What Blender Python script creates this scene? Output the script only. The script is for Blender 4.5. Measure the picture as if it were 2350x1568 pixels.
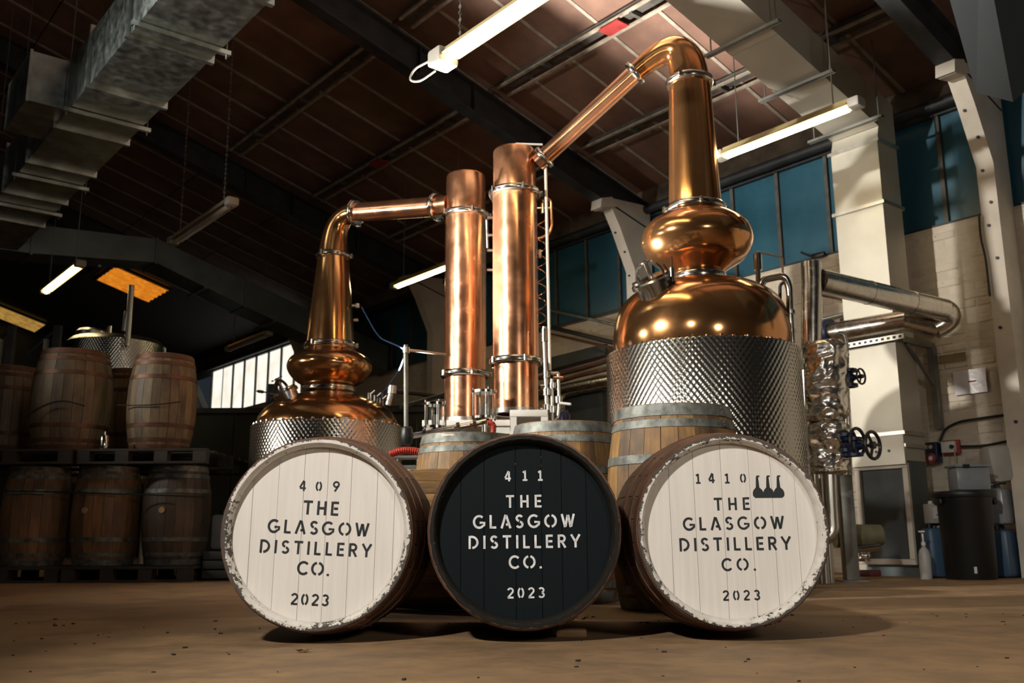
import bpy, bmesh, math, random
from math import pi, sin, cos, radians, sqrt, atan2
from mathutils import Vector, Matrix, noise
random.seed(7)
for o in list(bpy.data.objects): bpy.data.objects.remove(o)
C = bpy.context.scene.collection
SC = bpy.context.scene

# ------------------------------------------------------------------ camera, light, exposure
F = 2200.0; CX = 1175.0; CY = 784.0
PITCH = radians(11.8); ROLL = radians(.35); CAMH = .31; YAW = radians(39.1)
cam = bpy.data.objects.new('camera', bpy.data.cameras.new('camera')); C.objects.link(cam)
cam.location = (0, 0, CAMH)
cam.matrix_world = Matrix.Translation((0, 0, CAMH)) @ Matrix.Rotation(pi/2 + PITCH, 4, 'X') @ Matrix.Rotation(-ROLL, 4, 'Z')
cam.data.sensor_width = 36; cam.data.lens = F*36/2350
cam.data.clip_start = .05; cam.data.clip_end = 200
cam.data.dof.use_dof = True; cam.data.dof.focus_distance = 3.15; cam.data.dof.aperture_fstop = 6.3
SC.camera = cam
w = bpy.data.worlds.new('world'); SC.world = w; w.use_nodes = True
w.node_tree.nodes['Background'].inputs[0].default_value = (.5, .65, .8, 1)
w.node_tree.nodes['Background'].inputs[1].default_value = .03
SC.view_settings.view_transform = 'Standard'; SC.view_settings.look = 'None'
SC.view_settings.gamma = 1; SC.view_settings.use_curve_mapping = False
SC.view_settings.exposure = 0.0

def lamp(name, kind, loc, target, power, color, size=.1, cone=None, blend=.5):
    d = bpy.data.lights.new(name, kind); d.energy = power; d.color = color
    if kind == 'AREA': d.size = size; d.shape = 'DISK'
    else: d.shadow_soft_size = size
    if kind == 'SPOT': d.spot_size = radians(cone); d.spot_blend = blend
    o = bpy.data.objects.new(name, d); C.objects.link(o); o.location = loc
    o.rotation_euler = (Vector(target) - Vector(loc)).to_track_quat('-Z', 'Y').to_euler()
    return o
# photographer's flash heads: a high one left of the camera, two far left aimed across the hall, one behind the casks tipped up at the roof; plus an added soft fill on the right
lamp('key_flash', 'SPOT', (-1.7, -.5, 3.3), (.75, 3.2, .3), 960, (1, .945, .87), .13, 52, .65)
lamp('side_flash', 'SPOT', (-6.0, 2.8, 3.9), (3.0, 7.4, 2.6), 3400, (1, .95, .86), .12, 54, .6)
lamp('rack_flash', 'SPOT', (-6.4, 6.2, 2.7), (2.0, 7.1, 2.5), 700, (1, .93, .82), .14, 80, .7)
lamp('up_flash', 'SPOT', (-.95, 7.2, 1.6), (1.3, 6.3, 5.0), 4200, (1, .94, .86), .10, 88, .8)
lamp('soft_fill', 'AREA', (2.6, -1.6, 2.4), (3.4, 8.0, 1.0), 70, (1, .93, .82), .9)

# ------------------------------------------------------------------ frames
def ray(px, py):
    a = px-CX; b = CY-py
    r = a*cos(ROLL)+b*sin(ROLL); u = -a*sin(ROLL)+b*cos(ROLL)
    d = Vector((r, F*cos(PITCH)-u*sin(PITCH), F*sin(PITCH)+u*cos(PITCH)))
    return d/d.y
O_ = Vector((0, 0, CAMH)); NV = Vector((cos(YAW), sin(YAW), 0)); UV = Vector((-sin(YAW), cos(YAW), 0))
def at(px, py, Y): return O_ + ray(px, py)*Y                  # measured point of the photo at depth Y
def bu(P): return Vector((P.dot(NV), P.dot(UV), P.z))         # world -> building (v to the wall, u along it, z)
def wb(v, u, z=0): return NV*v + UV*u + Vector((0, 0, z))     # building -> world
def onwall(px, py, v):
    d = ray(px, py); return bu(O_ + d*(v/d.dot(NV)))

# ------------------------------------------------------------------ mesh builder
class MB:
    def __init__(s): s.b = bmesh.new()
    def face(s, vs):
        try: return s.b.faces.new(vs)
        except ValueError: return None
    def poly(s, pts): return s.face([s.b.verts.new(p) for p in pts])
    def box(s, c, d, M=None, bev=0):
        M = M or Matrix()
        t = bmesh.new(); bmesh.ops.create_cube(t, size=1)
        for v in t.verts: v.co = Vector((v.co.x*d[0], v.co.y*d[1], v.co.z*d[2]))
        if bev: bmesh.ops.bevel(t, geom=t.edges[:], offset=bev, segments=2, profile=.5, affect='EDGES')
        for v in t.verts: v.co = M @ v.co + Vector(c)
        s.add(t); return s
    def add(s, t):
        m = {v: s.b.verts.new(v.co) for v in t.verts}
        for f in t.faces:
            nf = s.face([m[v] for v in f.verts])
            if nf: nf.smooth = f.smooth
        t.free()
    def span(s, a, b, bev=0):
        a = Vector(a); b = Vector(b)
        return s.box((a+b)/2, [abs(b[i]-a[i]) for i in range(3)], None, bev)
    def loft(s, rings, closed=True, cap0=True, cap1=True, smooth=True):
        R = [[s.b.verts.new(p) for p in r] for r in rings]; n = len(R[0])
        for i in range(len(R)-1):
            for j in range(n if closed else n-1):
                f = s.face([R[i][j], R[i][(j+1) % n], R[i+1][(j+1) % n], R[i+1][j]])
                if f: f.smooth = smooth
        if cap0: s.face(R[0][::-1])
        if cap1: s.face(R[-1])
        return s
    def lathe(s, prof, c=(0, 0, 0), n=32, axis=None, cap0=False, cap1=False, closed=False):
        q = Vector((0, 0, 1)).rotation_difference(Vector(axis)) if axis is not None else None
        rings = []
        for r, z in (prof + [prof[0]] if closed else prof):
            rr = []
            for k in range(n):
                p = Vector((r*cos(2*pi*k/n), r*sin(2*pi*k/n), z))
                if q: p = q @ p
                rr.append(p + Vector(c))
            rings.append(rr)
        return s.loft(rings, True, cap0, cap1)
    def cyl(s, a, b, r0, r1=None, n=20):
        a = Vector(a); b = Vector(b); r1 = r0 if r1 is None else r1
        return s.lathe([(r0, 0), (r1, (b-a).length)], a, n, (b-a).normalized(), True, True)
    def tube(s, pts, r, n=12, caps=True):
        pts = [Vector(p) for p in pts]; rs = r if isinstance(r, (list, tuple)) else [r]*len(pts)
        rings = []; t0 = (pts[1]-pts[0]).normalized()
        x = t0.orthogonal().normalized()
        for i, p in enumerate(pts):
            if i == 0: t = t0
            elif i == len(pts)-1: t = (pts[-1]-pts[-2]).normalized()
            else: t = ((pts[i]-pts[i-1]).normalized()+(pts[i+1]-pts[i]).normalized()).normalized()
            x = (x - t*x.dot(t)).normalized(); y = t.cross(x)
            k = 1
            if 0 < i < len(pts)-1:
                k = 1/max(.6, t.dot((pts[i+1]-pts[i]).normalized()))
            rings.append([p + (x*cos(2*pi*j/n)+y*sin(2*pi*j/n))*rs[i] for j in range(n)])
        return s.loft(rings, True, caps, caps)
    def prism(s, pts, d):
        d = Vector(d); a = [s.b.verts.new(Vector(p)) for p in pts]; b = [s.b.verts.new(Vector(p)+d) for p in pts]
        s.face(a[::-1]); s.face(b); n = len(a)
        for i in range(n): s.face([a[i], a[(i+1) % n], b[(i+1) % n], b[i]])
        return s
    def torus(s, c, axis, R, r, n=28, m=8):
        q = Vector((0, 0, 1)).rotation_difference(Vector(axis)); rings = []
        for i in range(n+1):
            a = 2*pi*i/n
            rings.append([q @ Vector(((R+r*cos(2*pi*j/m))*cos(a), (R+r*cos(2*pi*j/m))*sin(a), r*sin(2*pi*j/m))) + Vector(c) for j in range(m)])
        return s.loft(rings, True, False, False)
def smooth_path(pts, rad, seg=6):
    """round the corners of a polyline"""
    pts = [Vector(p) for p in pts]; out = [pts[0]]
    for i in range(1, len(pts)-1):
        a, b, c = pts[i-1], pts[i], pts[i+1]
        d = min(rad, (a-b).length*.48, (c-b).length*.48)
        p = b+(a-b).normalized()*d; q = b+(c-b).normalized()*d
        for k in range(seg+1):
            t = k/seg; out.append(p*(1-t)**2 + b*2*t*(1-t) + q*t*t)
    return out + [pts[-1]]
ORG = {}
def root_of(o):
    while o.parent: o = o.parent
    return o
def mesh_of(mb, name, mat, off=None, smooth=None, ang=35):
    me = bpy.data.meshes.new(name)
    if off is not None: bmesh.ops.translate(mb.b, verts=mb.b.verts, vec=-Vector(off))
    bmesh.ops.recalc_face_normals(mb.b, faces=mb.b.faces)
    if smooth is not None:
        for f in mb.b.faces: f.smooth = smooth
    mb.b.to_mesh(me); mb.b.free()
    try: me.set_sharp_from_angle(angle=radians(ang))
    except Exception: pass
    if mat: me.materials.append(mat)
    return me
def part(name, mb, mat, parent=None, label=None, smooth=None, ang=35):
    off = ORG.get(root_of(parent).name) if parent else None
    o = bpy.data.objects.new(name, mesh_of(mb, name, mat, off, smooth, ang)); C.objects.link(o)
    if parent: o.parent = parent
    if label: o['label'] = label
    return o
def inst(src, parent, rot=None, loc=None):
    c = src.copy(); C.objects.link(c); c.parent = parent
    if rot is not None: c.rotation_euler = rot
    if loc is not None: c.location = loc
    return c
def thing(name, label, cat, org=(0, 0, 0), frame='W', group=None):
    """Empty at the thing's base. frame W: geometry given in world coordinates; B: building coordinates"""
    o = bpy.data.objects.new(name, None); C.objects.link(o); o.empty_display_size = .1
    org = Vector(org)
    if frame == 'B': o.location = wb(*org); o.rotation_euler = (0, 0, YAW)
    else: o.location = org
    o['label'] = label; o['category'] = cat
    if group: o['group'] = group
    ORG[o.name] = org
    return o
def single(name, mb, mat, label, cat, org=(0, 0, 0), frame='W', group=None, smooth=None):
    org = Vector(org)
    o = bpy.data.objects.new(name, mesh_of(mb, name, mat, org, smooth)); C.objects.link(o)
    if frame == 'B': o.location = wb(*org); o.rotation_euler = (0, 0, YAW)
    else: o.location = org
    o['label'] = label; o['category'] = cat
    if group: o['group'] = group
    return o
def struct(name, mb, mat, label=None, frame='B'):
    o = bpy.data.objects.new(name, mesh_of(mb, name, mat)); C.objects.link(o)
    if frame == 'B': o.rotation_euler = (0, 0, YAW)
    o['kind'] = 'structure'
    if label: o['label'] = label
    ORG[o.name] = Vector((0, 0, 0))
    return o
def copy_tree(o, parent=None):
    c = o.copy(); C.objects.link(c)
    if parent: c.parent = parent
    for ch in list(o.children): copy_tree(ch, c)
    return c

# ------------------------------------------------------------------ materials
def srgb(r, g, b):
    f = lambda x: (x/255/12.92) if x/255 <= .04045 else ((x/255+.055)/1.055)**2.4
    return (f(r), f(g), f(b), 1)
class NT:
    def __init__(s, name):
        s.m = bpy.data.materials.new(name); s.m.use_nodes = True; s.t = s.m.node_tree
        s.p = s.t.nodes['Principled BSDF']; s.tc = s.t.nodes.new('ShaderNodeTexCoord')
    def n(s, typ, **kw):
        x = s.t.nodes.new(typ)
        for k, v in kw.items(): setattr(x, k, v)
        return x
    def link(s, a, b): s.t.links.new(a, b)
    def noise(s, scale, detail=4, stretch=None, rough=.55, off=None):
        src = s.tc.outputs['Object']
        mp = s.n('ShaderNodeMapping'); s.link(src, mp.inputs[0])
        if stretch: mp.inputs['Scale'].default_value = stretch
        oi = s.n('ShaderNodeObjectInfo'); ml = s.n('ShaderNodeMath', operation='MULTIPLY'); ml.inputs[1].default_value = 37.0
        s.link(oi.outputs['Random'], ml.inputs[0]); s.link(ml.outputs[0], mp.inputs['Location'])
        x = s.n('ShaderNodeTexNoise'); x.inputs['Scale'].default_value = scale; x.inputs['Detail'].default_value = detail
        x.inputs['Roughness'].default_value = rough
        s.link(mp.outputs[0], x.inputs['Vector']); return x.outputs['Fac']
    def ramp(s, fac, stops):
        r = s.n('ShaderNodeValToRGB'); e = r.color_ramp.elements
        while len(e) < len(stops): e.new(.5)
        for i, (p, c) in enumerate(stops): e[i].position = p; e[i].color = c
        s.link(fac, r.inputs[0]); return r.outputs[0]
    def mix(s, fac, a, b, mode='MIX'):
        x = s.n('ShaderNodeMix', data_type='RGBA', blend_type=mode)
        for i, v in ((0, fac), (6, a), (7, b)):
            if hasattr(v, 'links'): s.link(v, x.inputs[i])
            else: x.inputs[i].default_value = v
        return x.outputs[2]
    def bump(s, h, strength=.3, dist=.01):
        b = s.n('ShaderNodeBump'); b.inputs['Strength'].default_value = strength; b.inputs['Distance'].default_value = dist
        s.link(h, b.inputs['Height']); s.link(b.outputs[0], s.p.inputs['Normal']); return b
    def set(s, **kw):
        for k, v in kw.items():
            i = s.p.inputs[k.replace('_', ' ')]
            if hasattr(v, 'links'): s.link(v, i)
            else: i.default_value = v
        return s
g1 = lambda x: (x, x, x, 1)
def plain(name, col, rough=.5, metal=0, var=.25, scale=6, bump=0):
    t = NT(name); n = t.noise(scale, 5)
    dark = tuple(c*(1-var) for c in col[:3])+(1,); lite = tuple(min(1, c*(1+var)) for c in col[:3])+(1,)
    t.set(Base_Color=t.ramp(n, [(.3, dark), (.7, lite)]), Roughness=rough, Metallic=metal)
    if bump: t.bump(t.noise(scale*5, 4), bump, .004)
    return t.m
def metal(name, col, rough=.15, var=.12, scale=3, smudge=.08, stretch=(1, 1, .25)):
    t = NT(name); n = t.noise(scale, 5, stretch)
    dark = tuple(c*(1-var) for c in col[:3])+(1,); lite = tuple(min(1, c*(1+var)) for c in col[:3])+(1,)
    t.set(Base_Color=t.ramp(n, [(.3, dark), (.7, lite)]), Metallic=.95 if 'copper' in name else 1.0)
    t.set(Roughness=t.ramp(t.noise(scale*2, 4), [(.35, g1(rough)), (.75, g1(rough+smudge))]))
    return t.m
M = {}
M['copper'] = metal('polished_copper', (.72, .35, .19, 1), .17, .2, 4, .14)
M['lamp_tinted_copper'] = metal('lacquered_copper', (.56, .275, .11, 1), .12, .10, 2, .08)  # copper of the stills, warm lamp reflections put into its tint
M['pipe_copper'] = metal('bright_copper', (.86, .46, .27, 1), .12, .10, 5, .08)
M['steel'] = metal('polished_steel', (.52, .50, .46, 1), .14, .08, 5, .1)
M['brushed_steel'] = metal('brushed_steel', (.55, .53, .48, 1), .32, .1, 8, .1)
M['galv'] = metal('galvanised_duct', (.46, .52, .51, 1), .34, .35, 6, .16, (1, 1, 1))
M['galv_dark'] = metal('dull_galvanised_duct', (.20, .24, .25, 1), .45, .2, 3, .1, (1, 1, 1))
M['duct_cream'] = plain('warm_zinc_sheet', (.50, .475, .40, 1), .46, .4, .10, 2)
M['foil'] = metal('crumpled_foil', (.72, .70, .66, 1), .24, .06, 6, .1)
M['foil_pipe'] = metal('foil_pipe_cladding', (.60, .57, .52, 1), .2, .08, 10, .12)
M['hoop_galv'] = plain('galvanised_hoop', (.135, .14, .125, 1), .55, .5, .65, 16, .35)
M['hoop_rust'] = plain('rusty_hoop', (.13, .062, .038, 1), .55, .55, .45, 9, .25)
M['black_metal'] = plain('black_metal', (.02, .02, .022, 1), .4, .3)
M['dark_steel'] = plain('dark_painted_steel', (.022, .025, .028, 1), .55, .1, .5, 5, .2)
M['grey_steel'] = plain('grey_box_steel', (.22, .22, .20, 1), .4, .6, .3, 5)
M['white_paint'] = plain('white_painted_steel', (.72, .70, .65, 1), .45, 0, .06, 4)
M['column_paint'] = plain('cream_column_paint', (.52, .47, .40, 1), .6, 0, .15, 3, .25)
M['batten'] = plain('pale_batten', (.29, .25, .20, 1), .7, 0, .3, 8)
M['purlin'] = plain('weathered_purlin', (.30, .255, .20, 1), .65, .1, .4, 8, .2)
M['purlin_web'] = plain('dark_purlin_web', (.07, .065, .055, 1), .7, .1, .4, 8)  # recessed webs drawn darker than the flanges; mullions share it
M['ceiling_board'] = plain('brown_ceiling_board', (.155, .085, .060, 1), .7, 0, .3, 2.5, .1)
M['soffit'] = plain('dark_soffit', (.02, .017, .015, 1), .8)  # near-black base colour for the roof underside
M['cable'] = plain('black_cable', (.012, .012, .012, 1), .5)
M['ring_beam'] = plain('grimy_concrete', (.12, .095, .07, 1), .85, 0, .6, 4, .5)
M['red'] = plain('red_rubber', (.35, .025, .012, 1), .4, 0, .2)
M['red_paint'] = plain('red_paint', (.28, .03, .028, 1), .6, 0, .25, 12)
M['blue_paint'] = plain('blue_enamel', (.006, .014, .05, 1), .4)
M['blue_tube'] = plain('blue_plastic_tube', (.01, .035, .09, 1), .4)
M['black_plastic'] = plain('black_plastic', (.004, .005, .006, 1), .45, 0, .2)
M['blue_plastic'] = plain('blue_plastic', (.035, .075, .13, 1), .45, 0, .15)
M['pale_plastic'] = plain('pale_plastic', (.33, .33, .31, 1), .45, 0, .12)
M['clear_plastic'] = plain('hazy_plastic', (.20, .22, .24, 1), .3, 0, .15)
M['white_plastic'] = plain('white_plastic', (.6, .58, .54, 1), .4, 0, .06)
M['lamp_body'] = plain('lamp_grey_plastic', (.30, .28, .245, 1), .5, 0, .1)
M['diffuser'] = plain('unlit_diffuser', (.42, .36, .28, 1), .3, 0, .15)
M['cork'] = plain('cork', (.45, .27, .13, 1), .7)
M['pallet_wood'] = plain('dark_pallet_wood', (.022, .016, .012, 1), .8, 0, .4, 6, .3)
M['timber'] = plain('timber', (.26, .15, .07, 1), .7, 0, .3, 7, .2)
M['ink'] = plain('stencil_black', (.010, .014, .016, 1), .7, 0, .2)
M['chalk'] = plain('stencil_white', (.62, .62, .62, 1), .8, 0, .22, 40)
M['paper'] = plain('paper_label', (.6, .58, .52, 1), .6, 0, .06)
M['plastic_pocket'] = plain('plastic_pocket', (.55, .52, .56, 1), .2, 0, .12, 9, .3)
M['green_cladding'] = plain('dark_green_cladding', (.012, .016, .013, 1), .7, 0, .4, 2)
M['insulation'] = plain('green_insulation', (.10, .095, .05, 1), .7, 0, .4, 9, .4)
M['leaf'] = plain('dry_leaf', (.30, .15, .06, 1), .7)
M['grey_mesh'] = plain('grey_filter_mesh', (.055, .062, .062, 1), .6, .3, .3, 3)

def emis(name, col, strength, tint=None):
    t = NT(name); t.set(Base_Color=(.8, .8, .8, 1), Emission_Color=col, Emission_Strength=strength, Roughness=.4); return t.m
M['tube'] = emis('lit_fluorescent_tube', (1, .80, .44, 1), 22)
M['tray'] = plain('lamp_reflector_tray', (.34, .27, .13, 1), .5, 0, .05)
t = NT('daylight_pane'); n = t.noise(2.5, 4)
t.set(Base_Color=(.1, .1, .1, 1), Emission_Color=t.ramp(n, [(.3, (.80, .74, .60, 1)), (.7, (1, .97, .88, 1))]), Emission_Strength=1.15, Roughness=.3); M['bright_pane'] = t.m
t = NT('orange_skylight'); n = t.noise(9, 4)
t.set(Base_Color=(.3, .1, .02, 1), Emission_Color=t.ramp(n, [(.3, (.62, .16, .008, 1)), (.7, (1, .33, .025, 1))]), Emission_Strength=.8, Roughness=.5); M['skylight'] = t.m
t = NT('amber_skylight'); n = t.noise(9, 4)
t.set(Base_Color=(.3, .2, .05, 1), Emission_Color=t.ramp(n, [(.3, (.30, .15, .03, 1)), (.7, (.62, .36, .08, 1))]), Emission_Strength=.7, Roughness=.5); M['amber_skylight'] = t.m
# glass
t = NT('clear_glass'); t.set(Base_Color=(.95, .97, .96, 1), Roughness=.02, IOR=1.45, Transmission_Weight=1.0); M['glass'] = t.m
# blue painted panes
t = NT('blue_painted_pane'); n = t.noise(1.6, 5, (1, 1, .6)); n2 = t.noise(14, 5)
c = t.ramp(n, [(.28, (.011, .058, .092, 1)), (.72, (.024, .108, .160, 1))])
c = t.mix(t.ramp(n2, [(.55, g1(0)), (.8, g1(.45))]), c, (.02, .035, .045, 1))
t.set(Base_Color=c, Roughness=.35); M['blue_pane'] = t.m
# oak
def oak(name, a, b, stain, amount=.5):
    t = NT(name); oi = t.n('ShaderNodeObjectInfo')
    base = t.mix(oi.outputs['Random'], a, b)
    g = t.noise(9, 6, (6, 6, .4)); s1 = t.noise(4.0, 6, (1.3, 1.3, .45), .65)
    c = t.mix(t.ramp(g, [(.35, g1(0)), (.70, g1(.75))]), base, tuple(x*.45 for x in a[:3])+(1,))
    c = t.mix(t.ramp(s1, [(.5-.16*amount, g1(0)), (.66, g1(min(1, amount*1.1)))]), c, stain)
    t.set(Base_Color=c, Roughness=.62); t.bump(g, .25, .004); return t.m
M['oak_light'] = oak('honey_oak', (.36, .19, .052, 1), (.23, .115, .034, 1), (.035, .022, .013, 1), .8)
M['oak_grey'] = oak('weathered_oak', (.33, .235, .125, 1), (.17, .115, .058, 1), (.03, .024, .017, 1), .75)
M['oak_dark'] = oak('dark_oak', (.13, .078, .042, 1), (.065, .042, .026, 1), (.016, .012, .009, 1), .7)
M['oak_red'] = oak('red_oak', (.30, .145, .055, 1), (.18, .09, .04, 1), (.02, .013, .009, 1), .65)
# painted planks
def paint(name, col, wear, wearcol, lo, hi, scale=9, bumps=.25):
    t = NT(name); g = t.noise(10, 6, (7, .35, 7)); ch = t.noise(scale, 7, None, .7)
    c = t.ramp(g, [(.3, tuple(x*.90 for x in col[:3])+(1,)), (.7, col)])
    c = t.mix(t.ramp(ch, [(lo, g1(0)), (hi, g1(wear))]), c, wearcol)
    t.set(Base_Color=c, Roughness=.65, Specular_IOR_Level=.14); t.bump(g, bumps, .003); return t.m
M['white_head'] = paint('white_head_paint', (.70, .655, .60, 1), .9, (.10, .08, .06, 1), .735, .76, 7)
t = NT('worn_white_rim_paint'); sep = t.n('ShaderNodeSeparateXYZ'); t.link(t.tc.outputs['Object'], sep.inputs[0])
def mth(op, a, b=None):
    x = t.n('ShaderNodeMath', operation=op)
    for i, v in enumerate((a, b)):
        if v is None: continue
        if hasattr(v, 'links'): t.link(v, x.inputs[i])
        else: x.inputs[i].default_value = v
    return x.outputs[0]
rad = mth('SQRT', mth('ADD', mth('POWER', sep.outputs[0], 2.0), mth('POWER', sep.outputs[1], 2.0)))
edge = mth('MULTIPLY', mth('MAXIMUM', mth('SUBTRACT', rad, .289), 0.0), 17.0)
wn = mth('ADD', mth('ADD', mth('MULTIPLY', t.noise(64, 6, None, .7), .66), mth('MULTIPLY', t.noise(5.5, 3), .50)), edge)
c = t.ramp(t.noise(30, 4), [(.3, (.56, .52, .46, 1)), (.7, (.68, .64, .58, 1))])
c = t.mix(t.ramp(wn, [(.625, g1(0)), (.645, g1(.95))]), c, (.035, .027, .02, 1))
t.set(Base_Color=c, Roughness=.7); t.bump(wn, .5, .004); M['white_rim'] = t.m
M['black_head'] = paint('black_head_paint', (.0030, .0062, .0078, 1), .6, (.25, .25, .24, 1), .76, .79, 12)
M['black_rim'] = paint('black_rim_paint', (.014, .012, .010, 1), .7, (.12, .10, .08, 1), .62, .70, 22, .4)
# floor
t = NT('brown_concrete'); n = t.noise(.55, 6, None, .6); n2 = t.noise(5, 7, None, .65); n3 = t.noise(38, 4)
c = t.ramp(n, [(.3, (.20, .115, .052, 1)), (.7, (.32, .195, .090, 1))])
c = t.mix(t.ramp(n2, [(.35, g1(.55)), (.62, g1(0))]), c, (.075, .05, .032, 1))
c = t.mix(t.ramp(n3, [(.62, g1(0)), (.78, g1(.5))]), c, (.05, .035, .024, 1))
t.set(Base_Color=c, Roughness=t.ramp(n2, [(.3, g1(.62)), (.7, g1(.85))])); t.bump(n2, .25, .01); M['floor'] = t.m
# white painted brick
t = NT('painted_brick'); n = t.noise(2.0, 6, None, .65); n2 = t.noise(11, 6, (1, 1, 2.2), .65)
c = t.ramp(n, [(.3, (.50, .435, .345, 1)), (.7, (.62, .55, .455, 1))])
c = t.mix(t.ramp(n2, [(.60, g1(0)), (.74, g1(.6))]), c, (.16, .12, .08, 1))
t.set(Base_Color=c, Roughness=.7); n3 = t.noise(3.2, 6, (1, .5, 2.6), .6); t.bump(t.mix(.5, n2, n3), .8, .03); M['brick'] = t.m
M['mortar'] = plain('painted_mortar', (.54, .475, .385, 1), .8, 0, .15, 5, .5)
# dimpled steel jacket
t = NT('dimpled_steel'); sep = t.n('ShaderNodeSeparateXYZ'); t.link(t.tc.outputs['Object'], sep.inputs[0])
def mth(op, a, b=None):
    x = t.n('ShaderNodeMath', operation=op)
    for i, v in enumerate((a, b)):
        if v is None: continue
        if hasattr(v, 'links'): t.link(v, x.inputs[i])
        else: x.inputs[i].default_value = v
    return x.outputs[0]
ang = mth('ARCTAN2', sep.outputs[1], sep.outputs[0])
uu = mth('MULTIPLY', ang, 216/(2*pi)); vv = mth('MULTIPLY', sep.outputs[2], 19.0*2)
hgt = mth('MULTIPLY', mth('COSINE', mth('MULTIPLY', uu, pi)), mth('COSINE', mth('MULTIPLY', vv, pi)))
b_ = t.bump(hgt, 1.0, .0013)
t.set(Base_Color=(.43, .41, .37, 1), Metallic=1.0, Roughness=.22); M['dimple'] = t.m
#%%STRUCT
# ------------------------------------------------------------------ the hall (building frame: x=v, y=u)
W = 8.46; U0 = -6.0; U1 = 25.5; SL = .29; Z0 = 4.60
def soff(v): return Z0 + SL*(W-abs(v))
m = MB(); m.span((-W-.3, U0-.3, -.2), (W+.3, U1+.3, 0)); struct('floor', m, M['floor'], 'brown stained bare concrete floor')
m = MB()
for s in (1, -1):
    m.prism([(s*W+s*.3, U0, soff(W)-.087+.03), (0, U0, soff(0)+.03), (0, U0, soff(0)+.15), (s*W+s*.3, U0, soff(W)+.06)], (0, U1-U0, 0))
ceil = struct('ceiling', m, M['soffit'], 'dark underside of the pitched roof')
tilt = Matrix.Rotation(math.atan(SL), 4, 'Y')
PV = [7.37+1.27, 7.37, 6.10, 4.83, 3.56, 2.29, 1.02]      # purlin lines
BU = [6.11+.6*k for k in range(-7, 21)]                   # batten lines
lp = 1.27/cos(math.atan(SL))
m = MB(); m.box((0, 0, 0), (lp-.015, .58, .02), tilt); pan = None
for i in range(len(PV)-1):
    va, vb = min(PV[i], W-.02), PV[i+1]
    vc = (PV[i]+PV[i+1])/2
    for k in range(len(BU)-1):
        uc = (BU[k]+BU[k+1])/2
        if i == 0: continue
        if pan is None:
            pan = part('ceiling_panel', m, M['ceiling_board'], ceil, 'brown board ceiling panel'); del pan['label']; p_ = pan
        else: p_ = inst(pan, ceil)
        p_.location = (vc, uc, soff(vc)+.012+random.uniform(-.003, .003))
m = MB(); m.box((0, 0, 0), ((W-PV[1])/cos(math.atan(SL)), .58, .02), tilt); pan = None
for k in range(len(BU)-1):
    vc = (W+PV[1])/2
    if pan is None: pan = part('eaves_panel', m, M['ceiling_board'], ceil); p_ = pan
    else: p_ = inst(pan, ceil)
    p_.location = (vc, (BU[k]+BU[k+1])/2, soff(vc)+.012)
m = MB(); m.box((0, 0, 0), (lp-.02, .038, .014), tilt); bat = None
for i in range(len(PV)-1):
    vc = (PV[i]+PV[i+1])/2
    if i == 0: vc = (W+PV[1])/2
    for u in BU:
        if bat is None: bat = part('batten', m, M['batten'], ceil); p_ = bat
        else: p_ = inst(bat, ceil)
        p_.location = (vc, u, soff(vc)-.004)
# skylights in the roof slope
def skylight(u0, u1, v0, v1, mat, label):
    th = thing('roof_skylight', label, 'skylight', ((v0+v1)/2, (u0+u1)/2, soff((v0+v1)/2)), 'B')
    n = 48; top = []; m = MB()
    ra = [(v0, u0+(u1-u0)*k/n, soff(v0)-.04-.035*abs(cos(pi*5.5*k/n))) for k in range(n+1)]
    rb = [(v1, u0+(u1-u0)*k/n, soff(v1)-.04-.035*abs(cos(pi*5.5*k/n))) for k in range(n+1)]
    m.loft([[Vector(p) for p in ra], [Vector(p) for p in rb]], False, False, False, True)
    part('corrugated_sheet', m, mat, th)
    m = MB()
    for a, b in (((v0-.04, u0-.04), (v0, u1+.04)), ((v1, u0-.04), (v1+.04, u1+.04)), ((v0, u0-.04), (v1, u0)), ((v0, u1), (v1, u1+.04))):
        z = [soff(a[0]), soff(b[0])]
        m.prism([(a[0], a[1], z[0]-.06), (b[0], a[1], z[1]-.06), (b[0], b[1], z[1]-.06), (a[0], b[1], z[0]-.06)], (0, 0, .05))
    part('frame', m, M['dark_steel'], th)
skylight(18.35, 19.6, 5.22, 6.25, M['skylight'], 'glowing orange corrugated skylight above the far steel tank')
skylight(24.2, 25.3, 3.6, 5.4, M['amber_skylight'], 'dim amber skylight low at the far left edge')

# walls
WH = 3.16; WT = 4.27
m = MB(); m.span((W+.0, U0, 0), (W+.3, U1, WH)); wr = struct('wall_right', m, M['mortar'], 'white painted brick wall under blue windows')
m = MB(); m.span((W, U0, WT), (W+.3, U1, soff(W)+.02)); part('ring_beam', m, M['ring_beam'], wr, 'grimy concrete strip above the windows')
m = MB(); m.cyl((W-.07, 2.2, WT+.04), (W-.07, U1, WT+.04), .055, n=12); part('eaves_pipe', m, M['dark_steel'], wr)
BL = .235; BH = .0755
def brick_mb(l, mb, c, j):
    a = l/2-.006; h = BH/2-.002; i = .010; d = .0045+j*.7
    o = [(c[0], c[1]+y, c[2]+z) for y, z in ((-a, -h), (a, -h), (a, h), (-a, h))]
    q = [(c[0]-d, c[1]+y, c[2]+z) for y, z in ((-a+i, -h+i), (a-i, -h+i), (a-i, h-i), (-a+i, h-i))]
    O = [mb.b.verts.new(p) for p in o]; Q = [mb.b.verts.new(p) for p in q]
    mb.face(Q)
    for k in range(4): mb.face([O[k], O[(k+1) % 4], Q[(k+1) % 4], Q[k]])
vars_ = []
rest = MB(); nb = 0; protos = []
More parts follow.
